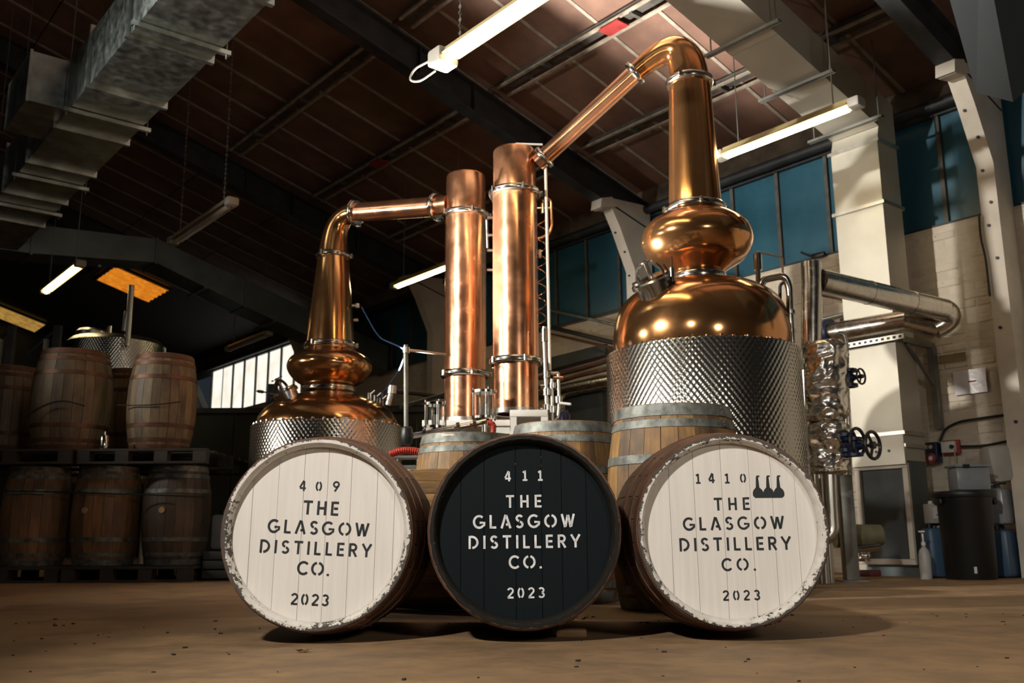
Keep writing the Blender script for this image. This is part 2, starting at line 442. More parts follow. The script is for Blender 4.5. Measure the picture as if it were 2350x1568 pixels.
for row in range(int(WH/BH)):
    z = (row+.5)*BH + .0
    k = 0; u = 1.6 + (BL/2 if row % 2 else 0)
    while u < 17.5:
        uc = u+BL/2
        if 2.62 < uc < 4.36 and z > .02:
            if len(protos) < 5:
                mm = MB(); brick_mb(BL, mm, (0, 0, 0), random.uniform(-.004, .006))
                p_ = part('brick', mm, M['brick'], wr); protos.append(p_)
            else: p_ = inst(random.choice(protos), wr)
            p_.location = (W, uc, z+random.uniform(-.002, .002)); p_.rotation_euler = (random.uniform(-.02, .02), 0, random.uniform(-.012, .012)); nb += 1
        else: brick_mb(BL, rest, (W, uc, z+random.uniform(-.002, .002)), random.uniform(-.005, .006))
        u += BL
rb = part('brickwork', rest, M['brick'], wr); rb['kind'] = 'stuff'
m = MB(); m.span((-W, U1, 0), (W, U1+.3, soff(0))); wbk = struct('wall_back', m, M['green_cladding'], 'dark far end wall')
m = MB(); m.span((-W-.3, U0, 0), (-W, U1, soff(W))); struct('wall_left', m, M['ring_beam'], 'dark side wall')  # unseen wall, coloured dark to dim its reflection in the copper
m = MB(); m.span((-W, U0-.3, 0), (W, U0, soff(0))); wf = struct('wall_front', m, M['ring_beam'], 'dark wall behind the camera')  # out of view; dark colour keeps copper reflections low
# windows, one per bay between the columns
CU = [-.77, 3.5, 7.76, 12.05, 16.3, 20.55, 24.8]
def window(idx, u0, u1, mat, lab, step=.605):
    m = MB(); m.span((W+.0, u0, WH-.03), (W+.12, u1, WH+.02)); m.span((W, u0, WT-.03), (W+.12, u1, WT+.03))
    wn = struct('window_%d' % idx, m, M['dark_steel'], lab)
    us = [u0]
    x = u0
    k0 = math.ceil((u0-5.85)/step+.15)
    while 5.85+k0*step < u1-.1: us.append(5.85+k0*step); k0 += 1
    us.append(u1)
    for a, b in zip(us[:-1], us[1:]):
        mm = MB(); mm.span((W+.055, a+.012, WH+.01), (W+.063, b-.012, WT-.02)); part('pane', mm, mat, wn)
    mm = MB(); mm.span((W+.02, -.02, WH), (W+.09, .02, WT)); mu = None
    for a in us[1:-1]:
        if mu is None: mu = part('mullion', mm, M['purlin_web'], wn); p_ = mu
        else: p_ = inst(mu, wn)
        p_.location = (0, a, 0)
window(1, -.4, 3.49, M['blue_pane'], 'blue painted window at the right edge')
window(2, 3.5, 7.75, M['blue_pane'], 'long blue painted window behind the large still')
window(3, 7.76, 12.04, M['blue_pane'], 'blue painted window behind the copper columns')
window(4, 12.05, 16.29, M['blue_pane'], 'blue painted window beside the smaller still neck')
window(5, 16.3, 20.97, M['bright_pane'], 'bright daylit window of tall white panes')
window(6, 21.02, 21.7, M['bright_pane'], 'narrow bright daylit pane at the end of the window strip')
# high daylit windows in the opposite wall, out of frame but mirrored in the copper
m = MB(); m.span((-W, 5.6, 1.9), (-W+.05, 9.6, 2.0)); m.span((-W, 5.6, 4.45), (-W+.05, 9.6, 4.52)); w7 = struct('window_7', m, M['dark_steel'], 'high daylit windows in the opposite wall')
for k in range(6):
    a = 5.65+k*.66; mm = MB(); mm.span((-W+.01, a, 2.01), (-W+.03, a+(.52 if k % 3 else .34), 4.44)); part('pane', mm, M['bright_pane'], w7)
# columns
def haunch(v0=8.16): return [(W, 0), (v0, 0), (v0, 3.50), (7.93, 3.98), (7.80, 4.20), (7.64, 4.17), (7.62, 4.27), (7.78, 4.33), (8.3, 4.36), (W, 4.36)]
labs = {1: 'cream steel roof column with bolt heads nearest at the right edge', 2: 'cream haunched roof column behind the large still',
        3: 'cream haunched roof column behind the left copper column', 4: 'shadowed roof column behind the smaller still neck'}
for i in (1, 2, 3, 4):
    u = CU[i]; th = thing('roof_column', labs[i], 'column', (8.3, u, 0), 'B', 'haunched columns along the brick wall')
    m = MB(); m.prism([(v, u-.075, z) for v, z in haunch()], (0, .15, 0)); part('shaft', m, M['column_paint'], th)
    m = MB(); m.prism([(7.60, u-.085, 4.17), (7.62, u-.085, 4.29), (7.80, u-.085, 4.345), (7.86, u-.085, 4.23)], (0, .17, 0)); part('head_plate', m, M['column_paint'], th)
    if i < 3:
        bz = [3.97-.02, 3.72, 3.45, 3.15, 2.95, 2.65, 2.05, 1.25]; bm = None
        for k, z in enumerate(bz):
            vv_ = 8.16 if z < 3.5 else 8.16-(z-3.5)*.48
            mm = MB(); mm.cyl((0, 0, 0), (-.014, 0, 0), .014, n=8)
            if bm is None: bm = part('bolt', mm, M['dark_steel'], th); p_ = bm; bm.data.transform(Matrix.Translation(ORG[th.name]))
            else: mm.b.free(); p_ = inst(bm, th)
            p_.location = Vector((vv_, u+.02*(-1)**k, z))-ORG[th.name]
# rafters: bottom z = 4.29+.29*(7.62-v)
def raf(v): return 4.29 + SL*(7.62-v)
rl = {1: 'black steel rafter at the top right corner', 2: 'black steel rafter running down to the column behind the large still',
      3: 'unlit rafter above the left copper column', 4: 'far unlit rafter near the bright windows'}
for i in (1, 2, 3, 4):
    u = CU[i]; va, vb = 0.02, 8.44
    th = thing('roof_rafter', rl[i], 'beam', ((va+vb)/2, u, raf(4.2)), 'B', 'portal rafters under the roof')
    def bar(u0, u1, z0, z1):
        mm = MB(); mm.prism([(va, u0, raf(va)+z0), (vb, u0, raf(vb)+z0), (vb, u0, raf(vb)+z1), (va, u0, raf(va)+z1)], (0, u1-u0, 0)); return mm
    part('bottom_flange', bar(u-.08, u+.08, 0, .018), M['dark_steel'], th)
    part('web', bar(u-.008, u+.008, .018, .33), M['dark_steel'], th)
    part('top_flange', bar(u-.08, u+.08, .33, .348), M['dark_steel'], th)
    for v in (5.05, 5.75, 6.8):
        mm = MB(); mm.span((v-.006, u-.075, raf(v)+.02), (v+.006, u+.075, raf(v)+.33)); part('stiffener', mm, M['dark_steel'], th)
# purlins: paired flanges with a recessed web and ties
pl = ['pale steel purlin above the large still neck', 'pale steel purlin crossing above the lit lamp', 'dim steel purlin between the duct and the lit lamp', 'dark steel purlin above the left duct']
for i, v in enumerate(PV[1:5]):
    z = soff(v)-.13
    for (ua, ub, nm) in ((CU[1]+.12, CU[2]-.12, 'near bay'), (CU[2]+.12, CU[3]-.12, 'second bay')):
        th = thing('roof_purlin', pl[i]+', '+nm, 'beam', (v, ua, z), 'B', 'purlins carrying the ceiling boards')
        for s in (-1, 1):
            m = MB(); m.prism([(v-.018+s*.075, ua, z-SL*s*.075), (v+.018+s*.075, ua, z-SL*s*.075), (v+.018+s*.075, ua, z+.02-SL*s*.075), (v-.018+s*.075, ua, z+.02-SL*s*.075)], (0, ub-ua, 0))
            part('flange', m, M['purlin'], th)
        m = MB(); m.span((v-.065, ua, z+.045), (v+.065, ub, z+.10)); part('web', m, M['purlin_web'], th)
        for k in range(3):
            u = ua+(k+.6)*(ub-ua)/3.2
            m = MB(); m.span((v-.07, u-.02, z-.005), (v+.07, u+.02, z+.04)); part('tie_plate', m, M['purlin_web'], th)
        if i in (1,) :
            u = 5.9 if nm == 'near bay' else 10.2
            m = MB(); m.span((v-.10, u-.13, z-.016), (v+.09, u+.13, z-.001)); part('red_mark', m, M['red_paint'], th, 'patch of red paint')
#%%DUCTS
# ------------------------------------------------------------------ ducts
def frame_ring(m, a, b, ax, pos, th_, pr):
    """rectangular flange ring around a duct section; ax 1: section in (x,z), duct along y"""
    (x0, z0), (x1, z1) = a, b
    m.span((x0-pr, pos-th_, z0-pr), (x1+pr, pos+th_, z0+.001)); m.span((x0-pr, pos-th_, z1-.001), (x1+pr, pos+th_, z1+pr))
    m.span((x0-pr, pos-th_, z0), (x0+.001, pos+th_, z1)); m.span((x1-.001, pos-th_, z0), (x1+pr, pos+th_, z1))
dv0, dv1, dz0, dz1 = 1.95, 2.58, 4.1, 4.62
th = thing('left_air_duct', 'galvanised rectangular air duct at the upper left with bright flanges', 'duct', (2.26, 9, 4.1), 'B'); th.name = 'air_duct'; ORG[th.name] = Vector((2.26, 9, 4.1))
fl = [4.6, 5.9, 6.99, 8.04, 9.06, 10.12, 11.19, 12.2]
ed = [3.6]+fl+[13.47]
for a, b in zip(ed[:-1], ed[1:]):
    m = MB(); m.span((dv0, a+.004, dz0), (dv1, b-.004, dz1)); part('duct_section', m, M['galv'], th)
for f in fl:
    m = MB(); frame_ring(m, (dv0, dz0), (dv1, dz1), 1, f, .022, .03); part('flange', m, M['galv'], th, 'bright folded flange')
for u in (6.75, 8.58, 10.53, 11.6):
    m = MB(); m.span((dv0-.06, u-.02, dz0-.045), (dv1+.07, u+.02, dz0-.008)); h_ = part('hanger_bar', m, M['galv'], th)
    for v in (dv0-.035, dv1+.04):
        m = MB(); m.cyl((v, u, dz0-.08), (v, u, soff(v)), .006, n=8); part('rod', m, M['grey_steel'], h_)
m = MB(); m.span((dv0-.33, 8.72, dz0+.03), (dv0, 9.55, dz1-.02)); st = part('outlet', m, M['galv'], th, 'side outlet box of the duct')
m = MB(); frame_ring(m, (8.72, dz0+.03), (9.55, dz1-.02), 1, 0, .012, .012)
bmesh.ops.transform(m.b, matrix=Matrix.Translation((dv0-.33, 0, 0)) @ Matrix.Rotation(-pi/2, 4, 'Z') @ Matrix.Scale(-1, 4, (1, 0, 0)), verts=m.b.verts)
part('outlet_rim', m, M['galv'], st)

# dark cross duct far left
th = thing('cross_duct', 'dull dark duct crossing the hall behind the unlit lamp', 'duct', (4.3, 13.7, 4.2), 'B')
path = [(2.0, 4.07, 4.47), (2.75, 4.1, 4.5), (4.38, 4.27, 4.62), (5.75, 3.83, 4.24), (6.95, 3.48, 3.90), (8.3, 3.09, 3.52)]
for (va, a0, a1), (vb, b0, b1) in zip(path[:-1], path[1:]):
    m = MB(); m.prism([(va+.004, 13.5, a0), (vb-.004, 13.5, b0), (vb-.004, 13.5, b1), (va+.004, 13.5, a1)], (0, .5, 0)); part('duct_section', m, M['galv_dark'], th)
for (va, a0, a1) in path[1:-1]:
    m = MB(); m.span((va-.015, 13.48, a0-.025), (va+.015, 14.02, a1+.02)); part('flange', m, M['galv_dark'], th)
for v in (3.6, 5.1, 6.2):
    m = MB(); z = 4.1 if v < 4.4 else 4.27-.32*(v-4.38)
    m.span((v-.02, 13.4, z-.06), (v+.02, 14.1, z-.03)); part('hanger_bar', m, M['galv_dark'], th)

# wall duct on the right: sloping run under the roof and a drop down the wall to a floor cabinet
th = thing('wall_duct', 'cream zinc duct dropping down the wall from under the roof', 'duct', (7.95, 4.51, 0), 'B')
ua, ub = 4.27, 4.75
def sl(v): return 4.05+.268*(7.85-v)
for a, b in ((3.3, 4.9), (4.9, 6.35), (6.35, 7.1), (7.1, 7.84)):
    m = MB(); m.prism([(a+.003, ua, sl(a)), (b-.003, ua, sl(b)), (b-.003, ua, sl(b)+.36), (a+.003, ua, sl(a)+.36)], (0, ub-ua, 0)); part('roof_section', m, M['duct_cream'], th)
m = MB(); m.prism([(7.8, ua, 3.9), (7.845, ua, 4.05), (7.845, ua, 4.42), (8.13, ua, 4.34), (8.13, ua, 3.9)], (0, ub-ua, 0)); part('elbow', m, M['duct_cream'], th)
for a, b in ((3.9, 3.30), (3.30, 2.05), (2.05, .97)):
    m = MB(); m.span((7.8, ua, b+.003), (8.13, ub, a-.003)); part('wall_section', m, M['duct_cream'], th)
for z in (3.9, 3.30, 1.21, 1.10):
    m = MB(); m.span((7.775, ua-.025, z-.016), (8.14, ub+.025, z+.016)); part('flange', m, M['brushed_steel'], th)
for v in (5.15, 6.2, 6.95, 7.7):
    m = MB(); z = sl(v)-.03
    m.span((v-.028, ua-.13, z-.012), (v-.008, ub+.16, z+.012)); m.span((v+.008, ua-.13, z-.012), (v+.028, ub+.16, z+.012)); h_ = part('hanger_bar', m, M['grey_steel'], th)
    for u in (ua-.09, ub+.10):
        m = MB(); m.cyl((v, u, z), (v, u, soff(v)), .007, n=8); part('rod', m, M['grey_steel'], h_)
m = MB(); m.span((7.77, ua-.01, .94), (7.80, ub+.01, 1.19)); pp = part('cover_plate', m, M['duct_cream'], th)
for u in (4.40, 4.52):
    m = MB(); m.cyl((7.77, u, 1.06), (7.765, u, 1.06), .012, n=10); part('hole', m, M['black_metal'], pp)
# cabinet with framed grey mesh
m = MB(); m.span((7.84, ua, .12), (8.13, ub, .97)); part('cabinet_body', m, M['galv_dark'], th)
m = MB(); m.span((7.84, ua+.03, .14), (7.845, ub-.03, .93)); 
part('filter_mesh', MB().span((7.832, ua+.04, .15), (7.84, ub-.03, .93)), M['grey_mesh'], th); m.b.free()
m = MB()
for a, b in (((ua-.005, .10), (ub+.01, .145)), ((ua-.005, .91), (ub+.01, .95)), ((ua-.005, .14), (ua+.04, .92)), ((ub-.03, .14), (ub+.01, .92))):
    m.span((7.80, a[0], a[1]), (7.835, b[0], b[1]))
part('frame', m, M['column_paint'], th, 'cream frame around grey mesh')
m = MB(); m.span((7.88, ua-.02, 0), (8.15, ub+.02, .10)); part('plinth', m, M['galv_dark'], th)
# slotted strut strapped across the duct
th = thing('slotted_strut', 'slotted steel strut across the front of the wall duct', 'bracket', (7.74, 4.5, 2.03), 'B')
m = MB(); m.span((7.73, ua-.12, 2.01), (7.75, ub+.10, 2.055)); part('channel', m, M['brushed_steel'], th)
sl_ = None
for k in range(12):
    mm = MB(); mm.span((7.727, ua-.1+k*.055, 2.022), (7.731, ua-.1+k*.055+.026, 2.043)); part('slot', mm, M['black_metal'], th)
# dark unit heater in the top right corner
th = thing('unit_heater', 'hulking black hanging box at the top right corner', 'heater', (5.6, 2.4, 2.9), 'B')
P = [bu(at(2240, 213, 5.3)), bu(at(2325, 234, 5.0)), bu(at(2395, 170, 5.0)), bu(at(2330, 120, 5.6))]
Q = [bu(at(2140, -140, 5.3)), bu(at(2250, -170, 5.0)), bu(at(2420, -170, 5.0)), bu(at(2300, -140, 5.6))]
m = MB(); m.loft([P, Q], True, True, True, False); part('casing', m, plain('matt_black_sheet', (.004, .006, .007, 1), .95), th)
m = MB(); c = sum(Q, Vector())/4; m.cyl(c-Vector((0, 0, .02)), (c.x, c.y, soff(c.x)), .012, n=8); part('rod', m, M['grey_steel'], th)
#%%LAMPS
# ------------------------------------------------------------------ fluorescent lamps (along u)
def fluo(v, u, z, L, lit, label, rods='chain', cable=False, k=.72):
    th = thing('fluorescent_lamp', label, 'lamp', (v, u+L/2, z), 'B', 'fluorescent lamps hung from the roof')
    e = .09
    m = MB(); m.prism([(v-.045, u, z+.02), (v-.075, u, z-.012), (v-.065, u, z-.016), (v-.03, u, z+.012), (v+.03, u, z+.012), (v+.065, u, z-.016), (v+.075, u, z-.012), (v+.045, u, z+.02), (v+.035, u, z+.05), (v-.035, u, z+.05)], (0, L, 0)); part('tray', m, M['tray'] if lit else M['diffuser'], th)
    m = MB(); m.cyl((v, u+.02, z-.025), (v, u+L-.02, z-.025), .026, n=14); part('tube', m, M['tube'] if lit else M['diffuser'], th, 'glowing warm tube' if lit else None)
    for a, s in ((u, -1), (u+L, 1)):
        m = MB(); m.box((v, a+s*.05, z), (.17*k, .15*k, .12*k), None, .02); part('end_cap', m, M['lamp_body'], th)
    for a in (u+.15, u+L-.15):
        m = MB()
        if rods == 'chain':
            n = int((soff(v)-z-.13)/.05)
            for k in range(n):
                m.torus((v, a, z+.06+k*.05), (1, 0, 0) if k % 2 else (0, 1, 0), .012, .0035, 8, 4)
                m.cyl((v, a, z+.06+k*.05), (v, a, z+.06+k*.05+.05), .003, n=4)
            part('chain', m, M['grey_steel'], th)
        else:
            m.cyl((v, a, z+.04), (v, a, soff(v)-.03), .005, n=6); part('rod', m, M['grey_steel'], th)
    if cable:
        pts = [(v-.03, u+L+.10, z+.02), (v-.10, u+L+.26, z-.02), (v-.12, u+L+.30, z-.10), (v-.08, u+L+.22, z-.13), (v-.02, u+L+.11, z-.07)]
        m = MB(); m.tube(smooth_path(pts, .1, 5), .007, 8); part('cable', m, M['lamp_body'], th)
    return th
fluo(3.50, 3.50, 3.60, 1.5, True, 'lit fluorescent lamp nearest the camera at top centre', cable=True, k=1.0)
fluo(6.58, 3.80, 3.70, 1.25, True, 'lit fluorescent lamp right of the large still neck', rods='rod')
fluo(3.53, 8.78, 3.62, 1.5, False, 'unlit fluorescent lamp hanging on two rods left of the smaller still', rods='chain')
fluo(2.91, 11.70, 3.55, 1.5, True, 'lit fluorescent lamp far left above the rack barrels', rods='rod')
fluo(6.47, 8.83, 3.60, 1.5, True, 'lit fluorescent lamp emerging behind the left copper column', rods='rod')
fluo(6.47, 14.22, 3.62, 1.5, False, 'dark unlit fluorescent lamp over the bright windows', rods='rod')
#%%STILLS
# ------------------------------------------------------------------ copper stills
def spline(prof, n=6):
    out = []
    P = [prof[0]]+prof+[prof[-1]]
    for i in range(1, len(P)-2):
        p0, p1, p2, p3 = P[i-1], P[i], P[i+1], P[i+2]
        for k in range(n):
            t = k/n; f = lambda a, b, c, d: .5*((2*b)+(-a+c)*t+(2*a-5*b+4*c-d)*t*t+(-a+3*b-3*c+d)*t**3)
            out.append((f(p0[0], p1[0], p2[0], p3[0]), f(p0[1], p1[1], p2[1], p3[1])))
    return out+[prof[-1]]
def flange(th, c, r, h=.035, axis=None, tube_r=None, bolts=0, name='flange'):
    m = MB(); ri = tube_r or r-.04
    m.lathe([(ri, -h/2-.006), (r-.012, -h/2-.006), (r-.004, -h/2), (r, -h/2+.008), (r, -.004), (r-.006, 0), (r, .004), (r, h/2-.008), (r-.004, h/2), (r-.012, h/2+.006), (ri, h/2+.006)], c, 56, axis)
    f = part(name, m, M['steel'], th, 'polished steel clamp ring')
    if bolts:
        q = Vector((0, 0, 1)).rotation_difference(Vector(axis or (0, 0, 1)))
        for k in range(bolts):
            a = 2*pi*k/bolts; d = q @ Vector((cos(a), sin(a), 0)); e = q @ Vector((0, 0, 1))
            mm = MB(); mm.cyl(Vector(c)+d*(r+.008)-e*.022, Vector(c)+d*(r+.008)+e*.022, .012, n=8); part('clamp_bolt', mm, M['steel'], f)
    return f
def tank(th, c, r, ztop, zbot, mat):
    m = MB(); m.lathe([(r-.03, ztop), (r-.004, ztop), (r, ztop-.008), (r, zbot+.02), (r-.02, zbot), (.02, zbot-.04)], (c[0], c[1], 0), 96); o = part('steel_jacket', m, mat, th, 'dimpled stainless steel jacket'); return o
# --- large still
RX, RY = 1.355, 6.7
th = thing('pot_still', 'large copper pot still with tall neck on a dimpled steel tank', 'still', (RX, RY, 0), 'W')
c = (RX, RY, 0)
tank(th, c, .682, 1.60, .34, M['dimple'])
for k in range(4):
    a = pi/4+k*pi/2; m = MB(); m.cyl((RX+.55*cos(a), RY+.55*sin(a), 0), (RX+.55*cos(a), RY+.55*sin(a), .36), .04, n=14); part('leg', m, M['brushed_steel'], th)
m = MB(); m.lathe(spline([(.618, 1.57), (.630, 1.67), (.626, 1.76), (.602, 1.875), (.55, 1.98), (.44, 2.065), (.30, 2.112), (.17, 2.14)]), c, 96); part('copper_dome', m, M['lamp_tinted_copper'], th)
m = MB(); n_ = 44
for k in range(n_):
    a = 2*pi*k/n_; m.lathe([(.012, -.006), (.010, .006), (.001, .010)], (RX+.642*cos(a), RY+.642*sin(a), 1.612), 8)
rv = part('rivets', m, M['steel'], th); rv['kind'] = 'stuff'
flange(th, (RX, RY, 2.165), .198, .05, None, .15)
m = MB(); m.lathe(spline([(.165, 2.17), (.175, 2.20), (.235, 2.245), (.335, 2.31), (.392, 2.40), (.401, 2.47), (.375, 2.55), (.30, 2.615), (.222, 2.65), (.197, 2.675)]), c, 96); part('boil_ball', m, M['lamp_tinted_copper'], th, 'round copper boil ball')
flange(th, (RX, RY, 2.69), .224, .042, None, .17, 4)
m = MB(); m.lathe([(.196, 2.70), (.192, 2.74), (.156, 3.665), (.152, 3.70)], c, 64); part('neck', m, M['lamp_tinted_copper'], th, 'tapering copper neck')
flange(th, (RX, RY, 3.70), .181, .04, None, .13, 3)
CRX, CRY = .03, 7.3
pA = Vector((RX, RY, 3.70)); tip = Vector((.968, 6.85, 3.86)); low = Vector((CRX+.12, CRY-.02, 3.235))
dr = (low-tip).normalized()
b1 = tip-dr*.36
el = smooth_path([pA, pA+Vector((0, 0, .36)), tip-dr*.06, tip], .6, 14)
# elbow: quarter sweep from the neck top to the pipe
els = []
h0 = pA; h1 = pA+Vector((0, 0, .33)); h2 = tip-dr*.36; h3 = tip
for k in range(22):
    s = k/21; els.append(h0*(1-s)**3+h1*3*s*(1-s)**2+h2*3*s*s*(1-s)+h3*s**3)
rr = [.15-(.15-.072)*min(1, (k/21)**1.1) for k in range(22)]
m = MB(); m.tube(els, rr, 40); part('swan_neck', m, M['lamp_tinted_copper'], th, 'curved copper swan neck')
flange(th, tip, .105, .034, dr, .06, 1)
m = MB(); m.tube([tip, low+(tip-low).normalized()*.09], [.072, .068], 32); part('lyne_arm', m, M['pipe_copper'], th, 'straight bright copper lyne arm')
fp = low+(tip-low).normalized()*.16
flange(th, fp, .10, .034, dr, .06, 1)
# manhole on the shoulder
mc = at(1500, 652, 6.35); ax = Vector((-.38, -.30, .88)).normalized()
def manhole(th, c, ax, r):
    m = MB(); m.lathe([(r*.86, -.09), (r*.86, 0), (r, 0), (r, .028), (r*.92, .04), (r*.92, .055), (.0, .06)], c, 40, ax); o = part('manhole', m, M['steel'], th, 'round steel manway')
    x = ax.orthogonal().normalized(); m = MB(); m.torus(Vector(c)+ax*.055, x, r*.72, .012, 20, 6)
    part('clamp_arm', m, M['steel'], o)
    m = MB(); m.cyl(Vector(c)+ax*.03, Vector(c)+ax*.16, .014, n=10); m.torus(Vector(c)+ax*.16, ax, .045, .008, 16, 6); part('hand_screw', m, M['steel'], o)
    return o
manhole(th, mc, ax, .15)
m = MB(); pv = at(1543, 648, 6.25); m.cyl(pv, pv+Vector((0, 0, .10)), .018, n=12); m.cyl(pv+Vector((0, 0, .04)), pv+Vector((-.06, -.02, .12)), .008, n=8); m.cyl(pv+Vector((0, 0, .10)), pv+Vector((0, 0, .18)), .007, n=8); part('vent_valve', m, M['steel'], th)
# overflow pipe on the right shoulder
D = 6.45
pp = smooth_path([at(1745, 660, D), at(1752, 642, D), at(1800, 632, D), at(1812, 660, D), at(1815, 740, D), at(1822, 848, D)], .07, 6)
m = MB(); m.tube(pp, .026, 16); o = part('overflow_pipe', m, M['steel'], th)
for y in (717, 760):
    a = at(1815, y, D); m = MB(); m.lathe([(.026, -.012), (.036, -.012), (.036, .012), (.026, .012)], a, 24); part('clamp', m, M['steel'], o)
m = MB(); a = at(1822, 848, D); m.cyl(a, a+Vector((0, 0, .015)), .042, n=20); part('pipe_foot', m, M['black_metal'], o)
m = MB(); m.tube(smooth_path([at(1790, 690, D+.2), at(1790, 652, D+.2), at(1808, 645, D+.2), at(1808, 720, D+.2)], .04), .012, 10); part('side_pipe', m, M['dark_steel'], th)
# relief valve and thin pipe behind the ball
D = 7.1
m = MB(); m.cyl(at(1740, 660, D), at(1740, 606, D), .020, n=12); m.cyl(at(1740, 620, D), at(1738, 583, D), .032, n=14); o = part('relief_valve', m, M['steel'], th)
m = MB(); m.tube(smooth_path([at(1738, 583, D), at(1738, 578, D), at(1795, 590, D), at(1797, 640, D)], .02), .008, 8); part('thin_pipe', m, M['brushed_steel'], o)
m = MB(); m.tube(smooth_path([at(1843, 850, 6.4), at(1847, 960, 6.4), at(1858, 1100, 6.4)], .1), .010, 8); part('drain_pipe', m, M['steel'], th)

# --- smaller / farther still
LX, LY = -1.665, 8.6
th = thing('pot_still', 'smaller farther copper pot still with bent arm behind the white left barrel', 'still', (LX, LY, 0), 'W')
c = (LX, LY, 0)
tank(th, c, .670, 1.325, .30, M['dimple'])
for k in range(4):
    a = pi/4+k*pi/2; m = MB(); m.cyl((LX+.55*cos(a), LY+.55*sin(a), 0), (LX+.55*cos(a), LY+.55*sin(a), .32), .04, n=14); part('leg', m, M['brushed_steel'], th)
m = MB(); m.lathe(spline([(.634, 1.31), (.632, 1.345), (.615, 1.395), (.565, 1.47), (.475, 1.535), (.36, 1.585), (.25, 1.63), (.21, 1.65)]), c, 96); part('copper_dome', m, M['lamp_tinted_copper'], th)
m = MB()
for k in range(n_):
    a = 2*pi*k/n_; m.lathe([(.012, -.006), (.010, .006), (.001, .010)], (LX+.645*cos(a), LY+.645*sin(a), 1.335), 8)
rv = part('rivets', m, M['steel'], th); rv['kind'] = 'stuff'
flange(th, (LX, LY, 1.668), .246, .04, None, .19)
m = MB(); m.lathe(spline([(.20, 1.68), (.225, 1.70), (.30, 1.745), (.362, 1.815), (.383, 1.88), (.36, 1.945), (.30, 1.99), (.235, 2.025), (.222, 2.06)]), c, 96); part('boil_ball', m, M['lamp_tinted_copper'], th, 'squat copper boil ball')
flange(th, (LX, LY, 2.075), .237, .036, None, .19, 3)
m = MB(); m.lathe([(.221, 2.08), (.219, 2.10), (.144, 2.915), (.140, 2.93)], c, 64); part('neck', m, M['lamp_tinted_copper'], th, 'tapering copper neck')
flange(th, (LX, LY, 2.93), .163, .034, None, .12, 3)
CLX, CLY = -.395, 7.95
pA = Vector((LX, LY, 2.93)); e1 = at(816, 488, 8.48); e2 = at(1000, 474, 8.03); end = Vector((CLX-.15, CLY+.02, e2.z-.005))
els = []; h1 = pA+Vector((-.0, 0, .22)); dr = (e2-e1).normalized(); h2 = e1-dr*.22
for k in range(20):
    s = k/19; els.append(pA*(1-s)**3+h1*3*s*(1-s)**2+h2*3*s*s*(1-s)+e1*s**3)
m = MB(); m.tube(els, [.139-(.139-.092)*min(1, k/14) for k in range(20)], 36); part('swan_neck', m, M['lamp_tinted_copper'], th, 'curved copper swan neck')
flange(th, e1, .122, .034, dr, .08, 1)
m = MB(); m.tube([e1, e2], .088, 32); part('lyne_arm', m, M['copper'], th, 'level copper lyne arm')
flange(th, e2, .120, .034, dr, .08, 1)
m = MB(); m.tube([e2, end], .085, 32); part('arm_stub', m, M['copper'], th)
manhole(th, at(655, 907, 8.28), Vector((-.45, -.25, .86)).normalized(), .125)
for k in range(2):
    m = MB(); a = at(640, 905, 8.1); b = at(598 if k == 0 else 635, 899 if k == 0 else 882, 8.0); m.tube([a, b], .006, 6); m.lathe([(.002, -.04), (.013, -.02), (.013, .02), (.002, .04)], b, 10, (b-a).normalized()); part('lever', m, M['black_metal'], th)
for px, py in ((848, 908), (862, 914), (875, 920)):
    a = at(px, py+12, 8.4); m = MB(); m.cyl(a, a+Vector((0, 0, .07)), .018, n=10); m.cyl(a+Vector((0, 0, .05)), a+Vector((.05, -.02, .09)), .009, n=8); part('dome_fitting', m, M['steel'], th)
a = at(890, 930, 8.3); m = MB(); m.cyl(a, a+Vector((.03, 0, .13)), .025, n=12); m.cyl(a+Vector((.03, 0, .10)), a+Vector((.035, -.0, .17)), .04, n=14); part('gauge', m, M['brushed_steel'], th)
a = at(808, 702, 8.55); m = MB(); m.cyl(a, a+Vector((.07, 0, .0)), .015, n=10); m.cyl(a+Vector((.05, 0, -.02)), a+Vector((.05, 0, .02)), .018, n=10); part('neck_fitting', m, M['brushed_steel'], th)
a = at(812, 735, 8.55); m = MB(); m.cyl(a, a+Vector((.04, 0, 0)), .015, n=10); part('neck_fitting', m, M['brushed_steel'], th)

# --- copper columns
def column(X, Y, zb, zf1, zf2, zt, r, label, lower_r):
    th = thing('copper_column', label, 'column', (X, Y, zb), 'W', 'pair of copper condenser columns')
    c = (X, Y, 0)
    m = MB(); m.lathe([(lower_r, zb), (lower_r, zf1)], c, 64, cap0=True); part('lower_shell', m, M['copper'], th)
    m = MB(); m.lathe([(r, zf1), (r, zf2)], c, 64); part('main_shell', m, M['copper'], th, 'polished copper shell with a vertical seam')
    m = MB(); m.lathe([(r-.006, zf2), (r-.006, zt-.012), (r-.012, zt), (r-.03, zt+.006), (.01, zt+.012)], c, 64); part('cap', m, M['copper'], th, 'reddish copper cap')
    flange(th, (X, Y, zf1), r+.032, .04, None, r-.04, 5); flange(th, (X, Y, zf2), r+.032, .036, None, r-.04, 5)
    m = MB(); m.lathe([(lower_r-.02, zb-.02), (lower_r+.006, zb-.02), (lower_r+.006, zb+.015), (lower_r-.02, zb+.015)], c, 48); part('foot_ring', m, M['brushed_steel'], th)
    for dx in (-.03, .09):
        m = MB(); m.cyl((X+dx, Y-.05, zt), (X+dx, Y-.05, zt+.035), .012, n=10); part('top_nipple', m, M['steel'], th)
    return th
lc = column(CLX, CLY, 1.30, 1.685, 3.09, 3.455, .177, 'left copper column taking the level arm', .172)
rc = column(CRX, CRY, 1.285, 1.67, 3.045, 3.41, .178, 'right copper column under the sloping bright copper arm', .170)
